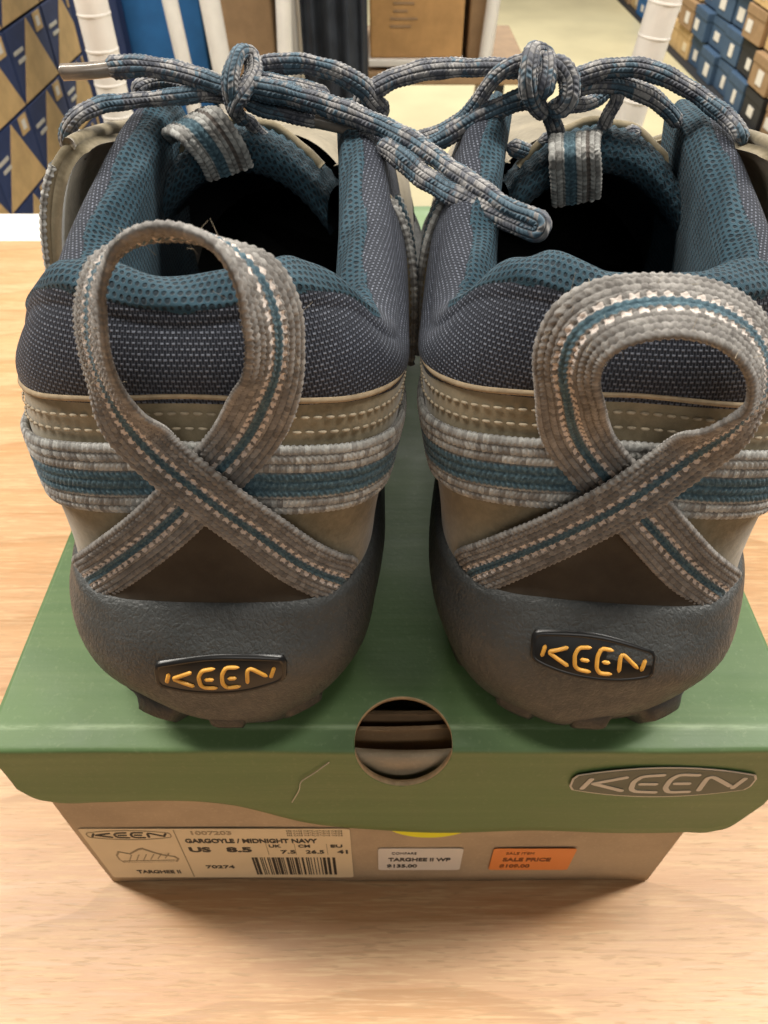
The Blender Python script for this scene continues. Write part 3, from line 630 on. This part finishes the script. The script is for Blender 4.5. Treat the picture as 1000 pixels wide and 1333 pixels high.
    def roll(psi): return PS(s, zr, -(r - r * np.cos(psi))) + np.stack([np.zeros(ns), np.zeros(ns), r * np.sin(psi)], -1)
    seam = np.radians(36 + 62 * np.clip((np.abs(s) - 0.045) / 0.035, 0, 1) ** 1.5 * (1 - 0.0 * s))
    for q in np.linspace(0.1, 1, 8): rows.append(roll(seam * q))
    V = np.stack(rows, 1); d = np.cumsum(np.r_[np.zeros((1, ns)), np.linalg.norm(np.diff(V, axis=1), axis=2).T], 0).T
    UV = np.stack([np.repeat(s[:, None], V.shape[1], 1), d + lo[:, None] + 1.0], -1); gridobj('textile_panel', V, M['textile'], root, UV)
    rows = []
    for q in np.linspace(-0.10, 1, 26): 
        psi = seam + (math.pi - seam) * q
        k = 1.06 if q > -0.05 else 0.97
        rows.append(PS(s, zr, -(r - r * k * np.cos(psi))) + np.stack([np.zeros(ns), np.zeros(ns), r * k * np.sin(psi)], -1))
    for q in np.linspace(0.04, 1, 40):
        zz = zr + (0.022 - zr) * q; thick = 2.06 * r * (1 - 0.45 * q) + 0.0025 * np.sin(min(1, q * 2.2) * np.pi); rows.append(PS(s, zz, -thick))
    V = np.stack(rows, 1)
    wob = 0.0005 * np.sin(s[:, None] * 240 + np.arange(V.shape[1])[None] * 0.35 + seed); V[..., 2] += wob
    d = np.cumsum(np.r_[np.zeros((1, ns)), np.linalg.norm(np.diff(V, axis=1), axis=2).T], 0).T
    UV = np.stack([np.repeat(s[:, None], V.shape[1], 1), d + 1.0], -1); gridobj('collar_lining', V, M['teal'], root, UV)
    # insole
    si = np.linspace(-SMAX, SMAX, 80); p = PS(si, np.full(80, 0.028), -0.003); p[:, 2] = 0.026
    mobj('insole', p, [tuple(range(80))], M['insole'], root)
    # ---- side webbing band
    sb = np.linspace(-0.135, 0.135, 60); zb_ = zl_f(sb) - 0.0170
    P = PS(sb, zb_, 0.0023); Wd = PS(sb, zb_ - 0.006, 0.0023) - PS(sb, zb_ + 0.006, 0.0023)
    ribbon('side_band', P, Wd / 0.012, 0.0165, 0.0013, M['band'], root, ribs=8, amp=0.00024, pitch=0.0012, na=49)
    # ---- crossed heel straps and pull loop (one webbing)
    def on(sx, z, o_): return PS(np.array([sx]), np.array([z]), o_)[0]
    def wsurf(path):
        P = np.array([on(*q) for q in path]); T = nrm(np.gradient(P, axis=0)); W_ = []
        for q, t_ in zip(path, T):
            nn = nrm(on(q[0], q[1], 0.01) - on(q[0], q[1], 0.0)); W_.append(np.cross(nn, t_))
        return P, np.array(W_)
    under, over = loop['under'], loop['over']
    P1, W1 = wsurf(under); P2, W2 = wsurf(over)
    Pm = loc_(np.array([at(*q[:3]) for q in loop['pts']])); Wm = vec_(np.array([q[3:] for q in loop['pts']], float))
    ribbon('pull_loop', np.concatenate([P1, Pm, P2], 0), np.concatenate([W1, Wm, W2], 0), 0.0130, 0.0014, M['strap'], root, ribs=10, amp=0.00024, pitch=0.0013, na=61)
    fz = MB(); fr = np.random.default_rng(seed)
    for k in range(90):
        i0 = fr.integers(1, len(Pm) - 1); q = Pm[i0] + (Pm[min(i0 + 1, len(Pm) - 1)] - Pm[i0]) * fr.random(); wv_ = nrm(Wm[i0]) * fr.uniform(-1, 1) * 0.0066; q = q + wv_
        d0 = nrm(fr.normal(size=3) + np.array([0, -0.3, 0.8])); L_ = fr.uniform(0.001, 0.0035); bend_ = fr.normal(size=3) * 0.5; pr = []
        for t_ in (0, .5, 1):
            c = q + (d0 * t_ + bend_ * t_ * t_ * 0.6) * L_ ; rr_ = 0.00003
            pr.append([c + np.array([math.cos(a_), math.sin(a_), 0.3 * math.sin(a_)]) * rr_ for a_ in (0, 2.1, 4.2)])
        fz.add([v_ for ring_ in pr for v_ in ring_], [(i_ * 3 + j_, i_ * 3 + (j_ + 1) % 3, i_ * 3 + 3 + (j_ + 1) % 3, i_ * 3 + 3 + j_) for i_ in range(2) for j_ in range(3)])
    fo = fz.build('loose_fibres', M['thread'], root); fo['kind'] = 'stuff'
    # ---- badge
    zB = loop['bz']; hwB, hhB = (0.0168, 0.0056) if lat < 0 else (0.0156, 0.0051); gx = loop['badge']
    _bo = spline([.006, .012, .02, .028, .035, .0405, .0446], [.0026, .0042, .005, .0052, .0049, .004, .0033])
    ol = lens(-hwB, hwB, -hhB, hhB, 0.55)
    def bp(x, z, o_): return on(gx + x, zB + z + loop.get('btilt', 0) * x, float(_bo(zB + z)) + o_)
    n = len(ol); vv = [bp(x, z, -0.001) for x, z in ol] + [bp(x, z, 0.0005) for x, z in ol] + [bp(x * 0.965, z * 0.9, 0.0010) for x, z in ol] + [bp(x * 0.93, z * 0.80, 0.0006) for x, z in ol]
    ff = [(k * n + i, k * n + (i + 1) % n, (k + 1) * n + (i + 1) % n, (k + 1) * n + i) for k in range(3) for i in range(n)]
    # inner face as strips so that it follows the heel
    m = 40; xs_ = np.linspace(-hwB * 0.93, hwB * 0.93, m); hz = hhB * 0.80 * (0.55 + 0.45 * (1 - (xs_ / (hwB * 0.93)) ** 2)); b0 = len(vv)
    for x, h_ in zip(xs_, hz):
        for j in np.linspace(-1, 1, 5): vv.append(bp(x, h_ * j, 0.00058))
    ff += [(b0 + i * 5 + j, b0 + i * 5 + 5 + j, b0 + i * 5 + 6 + j, b0 + i * 5 + j + 1) for i in range(m - 1) for j in range(4)]
    bd = mobj('heel_badge', vv, ff, M['badge'], root)
    for path in KEEN:
        pl = [path] if len(path) != 3 else [path[:2], path[1:]]
        for p_ in pl:
            pts = np.array([bp((u - 0.5) * hwB * 1.80, (v - 0.5) * hhB * 1.75, 0.0007) for u, v in (smoothpath(p_) if len(p_) > 3 else np.array([p_[0], (np.array(p_[0]) + np.array(p_[-1])) / 2, p_[-1]]))])
            tube('letter', pts, 0.00062, M['gold'], bd, step=0.0004, na=10, rf=lambda q: 0.00049 * np.minimum(1, np.sqrt(np.maximum(0.05, np.minimum(q, 1 - q) * 14))))
    # ---- tongue
    tx = np.linspace(-1, 1, 61); rows = []
    tq = np.linspace(0, 1, 40)
    Z = []
    prof_t = [(0.176, 0.084), (0.150, 0.1010), (0.130, 0.1080), (0.1215, 0.1085), (0.1170, 0.1045), (0.1190, 0.1000), (0.1300, 0.0960), (0.150, 0.088), (0.176, 0.072)]
    pt, _ = curve3(np.c_[np.zeros(9), np.array(prof_t)], 0.001); V = []
    for y_, z_ in pt[:, 1:]:
        wz = 0.0245 + 0.002 * np.clip((y_ - 0.12) / 0.03, -1, 1)
        V.append(np.stack([tx * wz + tongue_loop['dx'], y_ - 0.006 * tx ** 2 + 0 * tx, z_ - 0.0150 * np.abs(tx) ** 2.2 + 0.0004 * np.sin(tx * 60)], -1))
    V = np.array(V); kd = int(len(V) * 0.60); gridobj('shaded_tongue_underside', V[kd:], M['insole'], root); V = V[:kd + 1]; d = np.cumsum(np.r_[np.zeros((1, 61)), np.linalg.norm(np.diff(V, axis=0), axis=2)], 0)  # lower part near black: shade inside the shoe put into its colour
    UV = np.stack([np.repeat(tx[None] * 0.026, len(V), 0), d + 1.0], -1); tong = gridobj('tongue', V, M['teal'], root, UV)
    # binding of the tongue's top edge
    e = V[int(len(V) * 0.60)][4:-4] + np.array([0, -0.0002, 0.0008]); tube('tongue_binding', e[::4], 0.0013, M['suede'], tong)
    Pt = loc_(np.array([at(*q[:3]) for q in tongue_loop['pts']])); Wt = vec_(np.array([q[3:] for q in tongue_loop['pts']], float))
    ribbon('tongue_loop', Pt, Wt, 0.0135, 0.0016, M['tag'], tong, ribs=8, amp=0.00025, pitch=0.0015)
    # ---- eyestay leather flaps either side of the throat
    for sx in (-1, 1):
        def flap(off, uu, vv):
            # uu 0 at the ankle end .. 1 towards the toe, vv 0 low .. 1 at the eyelet edge
            y_ = 0.082 + 0.095 * uu + 0.016 * vv * (1 - uu); zt_ = (0.1125 if sx == lat else 0.1040) + 0.002 * np.sin(uu * 3) - 0.026 * uu ** 1.3
            zlo = 0.058 - 0.004 * uu
            z_ = zlo + (zt_ - zlo) * np.sin(vv * np.pi / 2) ** 0.85 if False else zlo + (zt_ - zlo) * (1 - (1 - vv) ** 1.5)
            x_ = (0.0450 if sx == lat else 0.0440) + 0.0012 * np.sin(vv * 3.1) - 0.0205 * vv ** 3.0 * (0.55 + 0.45 * uu) - 0.004 * uu
            return np.stack([sx * (x_ + off), y_, z_ + off * 0.6 * vv], -1)
        uu, vv = np.meshgrid(np.linspace(0, 1, 40), np.linspace(0, 1, 30), indexing='ij')
        wv = 0.0006 * np.sin(uu * 17 + vv * 6 + seed)
        A = flap(0.0012 + wv, uu, vv); Bk = flap(-0.0012 + wv, uu, vv)
        nu, nv = A.shape[:2]; vsum = np.concatenate([A.reshape(-1, 3), Bk.reshape(-1, 3)], 0)
        f_ = gridfaces(nu, nv).tolist() + gridfaces(nu, nv, flip=True, base=nu * nv).tolist()
        bnd = [i * nv for i in range(nu)] + [(nu - 1) * nv + j for j in range(1, nv)] + [i * nv + nv - 1 for i in range(nu - 2, -1, -1)] + [j for j in range(nv - 2, 0, -1)]
        f_ += [(bnd[i], bnd[(i + 1) % len(bnd)], nu * nv + bnd[(i + 1) % len(bnd)], nu * nv + bnd[i]) for i in range(len(bnd))]
        fl = mobj('eyestay', vsum, f_, M['suede'], root)
        # folded-over edge binding with stitches
        ed = flap(0.0026, np.linspace(0.0, 1, 30), np.full(30, 0.975)); tube('edge_fold', ed, 0.0016, M['suede'], fl)
        ed = flap(0.0018, np.full(20, 0.02), np.linspace(0.1, 0.97, 20)); tube('edge_fold', ed, 0.0015, M['suede'], fl)
        ey = flap(0.0018, np.array([0.12]), np.array([0.90]))[0]
        a = np.linspace(0, 2 * np.pi, 20); c_ = np.stack([ey[0] + 0 * a, ey[1] + 0.0028 * np.cos(a), ey[2] + 0.0028 * np.sin(a)], 1); tube('eyelet', c_, 0.0008, M['grommet'], fl, step=0.0005, na=8)
        # lace guard webbing down the outside of the flap
        q = np.linspace(0.03, 0.80, 12); Pg = flap(0.0030, np.full(12, 0.05), q); Wg = np.tile(np.array([[0, 1.0, 0.15]]), (12, 1)) * (1 if sx > 0 else -1)
        ribbon('lace_guard', Pg, Wg, 0.0090, 0.0015, M['band'], fl, ribs=5, amp=0.0003, pitch=0.0017)
    # ---- laces
    for i, L in enumerate(laces):
        P = loc_(np.array([at(*q[:3]) for q in L['p']]))
        V, UV = lace_mesh(P, L.get('r', 0.0027), L.get('flat', 1.0), seed=seed * 7 + i); n, m_ = V.shape[:2]
        gridobj('lace', V, M['lace'], root, UV, cv=True, flip=True, extra=[tuple(range(m_)), tuple((n - 1) * m_ + m_ - 1 - k for k in range(m_))])
    for ag in aglets:
        P = loc_(np.array([at(*q) for q in ag])); tube('aglet', P, 0.0019, M['aglet'], root, step=0.0006, na=18, rf=lambda q: 0.00195 * np.minimum(1, np.sqrt(np.maximum(0.2, np.minimum(q, 1 - q) * 30))))
    return root

X = 0.0
under_L = [(-0.0370, .0420, .0003), (-0.033, .0458, .0019), (-0.029, .0490, .0023), (-0.020, .0565, .0030), (-0.0085, .0665, .0038), (0.002, .0770, .0040), (0.0110, .0870, .0042)]
over_L = [(-0.0075, .0880, .0062), (0.003, .0775, .0066), (0.013, .0665, .0046), (0.023, .0555, .0030), (0.0305, .0490, .0023), (0.0345, .0458, .0019), (0.0385, .0420, .0003)]
loop_L = dict(under=under_L, over=over_L, badge=0.0035, bz=0.0318, btilt=0.03, pts=[
    (346, 515, .0140, -.78, -.35, .30), (357, 472, .0122, -.66, -.68, .12), (355, 415, .0112, -.56, -.80, .1), (330, 358, .0112, -.38, -.82, .3),
    (283, 318, .0118, -.12, -.84, .5), (222, 302, .0122, .05, -.84, .52), (165, 318, .0122, .25, -.84, .42), (128, 360, .0112, .46, -.84, .2),
    (119, 415, .0108, .56, -.80, .08), (127, 470, .0120, .62, -.72, .12), (149, 520, .0138, .68, -.55, .30)])
# width vectors must run continuously along the strap: on the heel it is perpendicular to the strap, in the surface
tl_L = dict(dx=-0.001, pts=[(300, 225, .1150, .95, .15, .25), (286, 195, .1120, .93, .2, .28), (262, 165, .1120, .90, .3, .3), (240, 158, .1180, .85, .45, .3), (248, 170, .124, .85, .45, .2)])
Y1 = .125
laces_L = [
    dict(p=[(135, 89, .120), (170, 86, .121), (205, 88, .122), (245, 97, .122), (285, 110, .121), (315, 118, .121)], r=.0024),
    dict(p=[(96, 200, .108), (86, 178, .106), (100, 152, .106), (130, 137, .110), (175, 131, .114), (225, 126, .118), (265, 122, .122), (305, 125, .124)], r=.0021),
    dict(p=[(172, 122, .130), (186, 111, .132), (210, 105, .134), (245, 110, .132), (290, 118, .128)], r=.0021),
    dict(p=[(318, 160, .122), (305, 140, .117), (300, 115, .115), (303, 88, .117), (312, 70, .121), (326, 72, .124), (330, 92, .121), (322, 112, .116), (308, 132, .114), (304, 148, .117)], r=.0022),
    dict(p=[(318, 92, .124), (355, 84, .125), (400, 84, .125), (440, 95, .125), (470, 112, .126), (486, 130, .128), (505, 150, .130)], r=.0023),
    dict(p=[(310, 112, .118), (350, 118, .116), (400, 130, .115), (450, 146, .113), (500, 166, .110), (545, 190, .104), (590, 222, .0970), (635, 252, .0880), (670, 275, .0820), (694, 284, .0795), (704, 291, .0783), (700, 300, .0780), (688, 298, .0790), (672, 291, .0810), (630, 272, .0860), (580, 248, .0930), (545, 225, .0990), (515, 200, .104), (492, 188, .108)], r=.0025),
    dict(p=[(315, 128, .119), (345, 140, .119), (385, 150, .118), (420, 158, .117)], r=.0021),
    dict(p=[(316, 108, .121), (345, 105, .120), (385, 112, .119), (430, 124, .119)], r=.0019),
    dict(p=[(318, 150, .122), (330, 165, .124), (352, 185, .127)], r=.0020),
]
agl_L = [[(78, 94, .119), (118, 92, .1195), (158, 87, .121)], [(405, 155, .1175), (450, 165, .116), (493, 179, .114)]]
left = build_shoe('hiking_shoe', 'grey and teal hiking shoe on the left, its heel loop standing up open', (-0.0410, 0.0, HB), math.radians(-1.0), -1, loop_L, tl_L, laces_L, agl_L, 1, 0.045)

under_R = [(0.0360, .0420, .0003), (0.032, .0458, .0019), (0.028, .0490, .0023), (0.019, .0565, .0030), (0.0095, .0660, .0038), (0.0, .0755, .0040), (-0.009, .0850, .0042)]
over_R = [(0.0105, .0855, .0062), (0.0, .0755, .0066), (-0.011, .0650, .0046), (-0.022, .0555, .0030), (-0.029, .0495, .0023), (-0.033, .0460, .0019), (-0.0370, .0420, .0003)]
loop_R = dict(under=under_R, over=over_R, badge=-0.001, bz=0.0362, btilt=-0.06, pts=[
    (742, 522, .0112, -.80, .35, .22), (738, 470, .0085, -.66, .66, .2), (756, 432, .0072, -.48, .78, .3), (798, 407, .0064, -.25, .90, .30),
    (860, 397, .0062, .0, .95, .25), (920, 404, .0064, .25, .92, .22), (966, 428, .0070, .45, .86, .15), (992, 468, .0078, .58, .80, .02),
    (988, 514, .0088, .62, .70, -.20), (956, 551, .0104, .62, .48, -.50)])
tl_R = dict(dx=0.0, pts=[(750, 262, .1160, .98, .0, .05), (750, 230, .1110, .98, .0, .05), (748, 200, .1100, .98, .05, .05), (748, 182, .1150, .98, .05, .05), (752, 178, .124, .98, .05, .05), (757, 190, .130, .98, .0, .05)])
laces_R = [
    dict(p=[(520, 200, .135), (492, 165, .132), (474, 140, .130), (474, 127, .129), (490, 114, .129), (520, 100, .130), (560, 90, .130), (605, 88, .130), (650, 88, .129), (690, 92, .127)], r=.0025),
    dict(p=[(530, 186, .124), (560, 176, .124), (595, 160, .124), (618, 138, .123), (635, 112, .122), (650, 96, .122), (672, 84, .123), (694, 88, .125)], r=.0022),
    dict(p=[(548, 194, .122), (585, 176, .122), (625, 152, .122), (660, 136, .122), (695, 125, .121), (715, 120, .122)], r=.0028),
    dict(p=[(712, 150, .120), (694, 130, .117), (688, 105, .115), (690, 80, .117), (698, 68, .121), (708, 72, .122), (712, 92, .118), (709, 112, .116), (704, 130, .116)], r=.0025),
    dict(p=[(714, 80, .122), (732, 90, .119), (742, 108, .117), (740, 128, .116), (728, 140, .117), (712, 138, .119)], r=.0025),
    dict(p=[(730, 112, .121), (760, 98, .122), (800, 88, .122), (840, 90, .121), (880, 106, .119), (915, 128, .116), (945, 152, .112), (962, 170, .108), (968, 190, .106)], r=.0022),
    dict(p=[(730, 118, .123), (765, 110, .124), (805, 110, .124), (840, 122, .123), (868, 142, .122), (885, 165, .122)], r=.0023),
    dict(p=[(735, 135, .124), (760, 136, .126), (778, 128, .128), (792, 116, .129), (800, 112, .127)], r=.0020),
    dict(p=[(806, 112, .124), (802, 132, .124), (792, 150, .125), (782, 172, .127)], r=.0020),
    dict(p=[(712, 140, .121), (718, 155, .122), (724, 172, .125), (730, 190, .128)], r=.0021),
    dict(p=[(700, 185, .131), (725, 180, .132), (760, 190, .132), (800, 182, .131), (835, 170, .128)], r=.0021),
    dict(p=[(660, 190, .130), (690, 200, .132), (720, 215, .133)], r=.0021),
]
right = build_shoe('hiking_shoe', 'grey and teal hiking shoe on the right, its heel loop folded down flat', (0.0485, 0.0, HB), math.radians(-5.5), 1, loop_R, tl_R, laces_R, [], 2, -0.045)

# ------------------------------------------------------------------ shop behind the table
def post(name, p0, p1, r, label, group):
    p0, p1 = np.array(p0), np.array(p1); root = empty(name, p0); tag(root, label, 'post', group)
    L = np.linalg.norm(p1 - p0); n = int(L / 0.03)
    d = (p1 - p0) / L; pts = [d * L * t for t in np.linspace(0, 1, 12)]
    tube('tube', np.array(pts), r, M['whitepaint'], root, step=0.02, na=20)
    a = np.linspace(0, 2 * np.pi, 20, endpoint=False)
    e1 = nrm(np.cross(d, [0, 1.0, 0])); e2 = np.cross(d, e1)
    for k in range(1, n):
        c = d * L * k / n; vs = []
        for q, rr in ((-0.0016, r), (-0.0008, r * 1.035), (0.0008, r * 1.035), (0.0016, r)):
            vs.append(c + d * q + rr * (np.cos(a)[:, None] * e1 + np.sin(a)[:, None] * e2))
        if c[2] + p0[2] > -0.25: gridobj('groove_ring', np.stack(vs, 0), M['whitepaint'], root, cv=True)
    return root
def floorward(pa, pb, ztop, zbot):
    pa, pb = np.array(pa), np.array(pb); d = (pb - pa) / (pb - pa)[2]; return pa + d * (zbot - pa[2]), pa + d * (ztop - pa[2])
q0, q1 = floorward(at(118, 0, .75), at(150, 135, .75), 0.42, -0.75); post('rack_post', q0, q1, 0.0155, 'thick white ringed rack post beside the navy and tan boxes', None)
q0, q1 = floorward(at(866, 0, .80), at(838, 92, .80), 0.42, -0.75); post('rack_post', q0, q1, 0.0165, 'thick white ringed rack post in front of the cream floor at right', None)
for (xa, ya, xb, yb, Y, r, lb) in ((221, 0, 238, 75, 1.30, .0125, 'thin white rack post in front of the bright blue box'), (273, 0, 288, 80, 1.30, .0165, 'white rack post between the blue box and the brown carton'),
                              (369, 0, 371, 60, 1.30, .0125, 'white rack post to the right of the brown carton'), (643, 0, 632, 75, 1.50, .0125, 'white rack post right of the orange carton')):
    q0, q1 = floorward(at(xa, ya, Y), at(xb, yb, Y), 0.35, -0.75); root = empty('rack_post', q0); tag(root, lb, 'post', 'white rack posts')
    tube('tube', np.array([(q1 - q0) * t for t in np.linspace(0, 1, 8)]), r, M['whitepaint'], root, step=0.03, na=16)
    b = MB(); b.box((0, 0, 0.004), (0.05, 0.05, 0.008)); b.build('foot', M['whitepaint'], root)

def carton(name, label, cat, px0, px1, pybot, Y, depth, mat, h, group=None, zb=None):
    a = at(px0, pybot, Y); c = at(px1, pybot, Y); wd = c[0] - a[0]; z0 = a[2] if zb is None else zb
    root = empty(name, ((a[0] + c[0]) / 2, Y, z0)); tag(root, label, cat, group)
    b = MB(); b.box((0, depth / 2, h / 2), (wd, depth, h)); b.build('body', M[mat], root, bevel=0.004)
    b = MB(); b.box((0, depth / 2, h + 0.0035), (wd * 0.99, depth * 0.49 * 2, 0.005)); b.build('flap', M[mat], root, bevel=0.001)
    return root, wd
c1, wd = carton('cardboard_carton', 'orange brown carton with faint print on the rack shelf', 'carton', 482, 601, 76, 1.5, 0.30, 'carton', 0.32)
b = MB(); b.box((0, 0.145, -0.006), (wd + 0.006, 0.31, 0.012)); b.build('corrugated_base', M['white'], c1, bevel=0.002)
for k in range(5): b = MB(); b.box((-0.03 + 0.006 * (k % 2), -0.0006, 0.10 - k * 0.012), (0.05 - 0.012 * (k % 3), 0.001, 0.004)); b.build('printed_line', M['card'], c1)
zsh = at(540, 88, 1.5)[2]
sh = empty('rack_shelf', (at(500, 88, 1.5)[0], 1.5, zsh)); tag(sh, 'dark shelf board under the orange carton', 'shelf')
b = MB(); b.box((0.10, 0.16, -0.014), (0.36, 0.36, 0.022)); b.build('board', M['card'], sh, bevel=0.003)
for (x_, y_) in ((-0.07, 0.0), (0.27, 0.33)): b = MB(); b.box((x_, y_, (-0.75 - zsh) / 2 - 0.012), (0.02, 0.02, zsh + 0.75 - 0.026)); b.build('support', M['black'], sh)
carton('cardboard_carton', 'narrow brown carton right of the orange carton', 'carton', 607, 634, 84, 1.52, 0.25, 'card', 0.32, zb=zsh)
carton('cardboard_carton', 'brown carton between two white posts', 'carton', 297, 366, 150, 1.4, 0.3, 'card', 1.05, zb=-0.75)
carton('blue_box', 'bright blue tall box behind the left rack posts', 'box', 188, 282, 150, 1.45, 0.3, 'blue', 1.05, zb=-0.75)
carton('navy_box', 'dark blue box between thick white post and bright blue box', 'box', 126, 183, 150, 1.42, 0.3, 'navy', 1.05, zb=-0.75)
carton('paper_stack', 'pale paper stack squeezed beside the dark cloth', 'paper', 378, 396, 150, 1.42, 0.2, 'white', 1.05, zb=-0.75)
# dark coat hanging from the rack: folded cloth with depth
def coat():
    a, c = at(392, 40, 1.38), at(478, 40, 1.38); root = empty('hanging_coat', ((a[0] + c[0]) / 2, 1.38, -0.45)); tag(root, 'charcoal cloth coat hanging left of the orange carton', 'coat')
    t = np.linspace(0, 2 * np.pi, 120, endpoint=False); z = np.linspace(0, 0.8, 40); V = []
    for zz in z:
        k = 1.0 - 0.25 * max(0, (zz - 0.65) / 0.15) ** 2
        V.append(np.stack([(c[0] - a[0]) / 2 * np.cos(t) * k * (1 + 0.02 * np.sin(9 * t + zz * 3)), 0.045 * np.sin(t) * (1 + 0.25 * np.sin(11 * t + zz * 2)), np.full(120, zz)], 1))
    gridobj('cloth', np.array(V), M['cloth'], root, cv=True, flip=True, extra=[tuple(range(120)), tuple(39 * 120 + 119 - i for i in range(120))])
coat()
# left: wall of shoe boxes, ends to the aisle, printed with a tan triangle on navy
def zig_box(x, y, z, label, group, i):
    root = empty('stacked_shoe_box', (x, y, z)); tag(root, label, 'shoe box', group)
    b = MB(); b.box((-0.15, 0, 0.0585), (0.30, 0.196, 0.117)); b.build('body', M['navy'], root, bevel=0.002)
    def fl(nm, pts, mat, o):
        n = len(pts); v = [(o, p[0], p[1]) for p in pts] + [(o - 0.002, p[0], p[1]) for p in pts]
        mobj(nm, v, [tuple(range(n)), tuple(range(2 * n - 1, n - 1, -1))] + [(i_, n + i_, n + (i_ + 1) % n, (i_ + 1) % n) for i_ in range(n)], M[mat], root, smooth=False)
    fl('triangle', [(-0.097, 0.001), (0.097, 0.001), (0.01, 0.116)], 'tan', 0.0012)
    fl('tag', [(0.045, 0.085), (0.082, 0.085), (0.082, 0.115), (0.045, 0.115)], 'tan', 0.0014)
    fl('emblem', [(0.055, 0.092), (0.072, 0.092), (0.072, 0.108), (0.055, 0.108)], 'white', 0.0016)
    for k in range(2): fl('printed_line', [(-0.085 + 0.01 * k, 0.075 - 0.015 * k), (-0.04 , 0.075 - 0.015 * k), (-0.04, 0.081 - 0.015 * k), (-0.085 + 0.01 * k, 0.081 - 0.015 * k)], 'logo', 0.0014)
XL = -0.67
rowname = ['bottom row', 'second row from the floor', 'third row from the floor', 'fourth row from the floor', 'fifth row from the floor', 'sixth row', 'seventh row', 'eighth row']
for r_ in range(3, 8):
    for k in range(5):
        zig_box(XL, 1.12 + 0.2 * k, -0.77 + 0.122 * r_, 'navy and tan zigzag box at left, %s of its stack, %s from the table' % (('bottom', 'second', 'middle', 'fourth', 'top')[r_ - 3], ('nearest', 'second', 'third', 'fourth', 'farthest')[k]), 'navy and tan boxes', r_ * 5 + k)
b = MB(); b.box((XL - 0.15, 1.52, -0.578), (0.30, 1.0, 0.346)); st_ = b.build('shelf_plinth', M['card']); tag(st_, 'brown plinth carrying the navy and tan boxes', 'plinth')
# right: shelf of mixed shoe boxes along the aisle
XR = 1.47
def end_box(x, y, z, mat, label, tagm):
    root = empty('shelved_shoe_box', (x, y, z)); tag(root, label, 'shoe box', 'mixed boxes on the right shelf')
    dx = random.uniform(0, 0.035); root.rotation_euler = (0, 0, random.uniform(-0.03, 0.03))
    b = MB(); b.box((0.15 + dx, 0, 0.056), (0.30, 0.190, 0.112)); b.build('body', M[mat], root, bevel=0.003)
    b = MB(); b.box((0.15 + dx, 0, 0.098), (0.306, 0.195, 0.034)); b.build('lid', M[mat], root, bevel=0.003)
    b = MB(); b.box((dx - 0.0015, random.uniform(-0.04, 0.04), 0.045), (0.002, random.uniform(0.035, 0.075), random.uniform(0.03, 0.05))); b.build('tag', M[tagm], root)
names = dict(blue='bright blue', slate='slate blue', tan='tan', card='brown', black='black', navy='navy')
ORD = ['first', 'second', 'third', 'fourth', 'fifth', 'sixth', 'seventh', 'eighth', 'ninth', 'tenth', 'eleventh', 'twelfth', 'thirteenth', 'fourteenth', 'fifteenth']
for k in range(15):
    y = 2.75 + k * 0.2
    for r_ in range(6):
        if k in (9, 10, 11): m = 'blue'
        elif k in (4, 5, 6): m = 'slate' if r_ < 5 else 'blue'
        elif k in (7, 8): m = 'tan' if r_ % 2 == 0 else 'card'
        elif k > 11: m = ('tan', 'card', 'black')[(k + r_) % 3]
        else: m = ('tan', 'slate', 'card', 'tan', 'black')[(k * 2 + r_ * 3) % 5]
        end_box(XR, y, -0.745 + r_ * 0.122, m, names[m] + ' box on the right shelf, %s row up, %s along from the near end' % (ORD[r_], ORD[k]), 'white' if m != 'tan' else 'label')
b = MB(); b.box((XR + 0.16, 4.15, -0.7475), (0.36, 3.1, 0.004)); tag(b.build('dark_plinth', M['black']), 'dark low plinth under the right hand boxes', 'plinth')
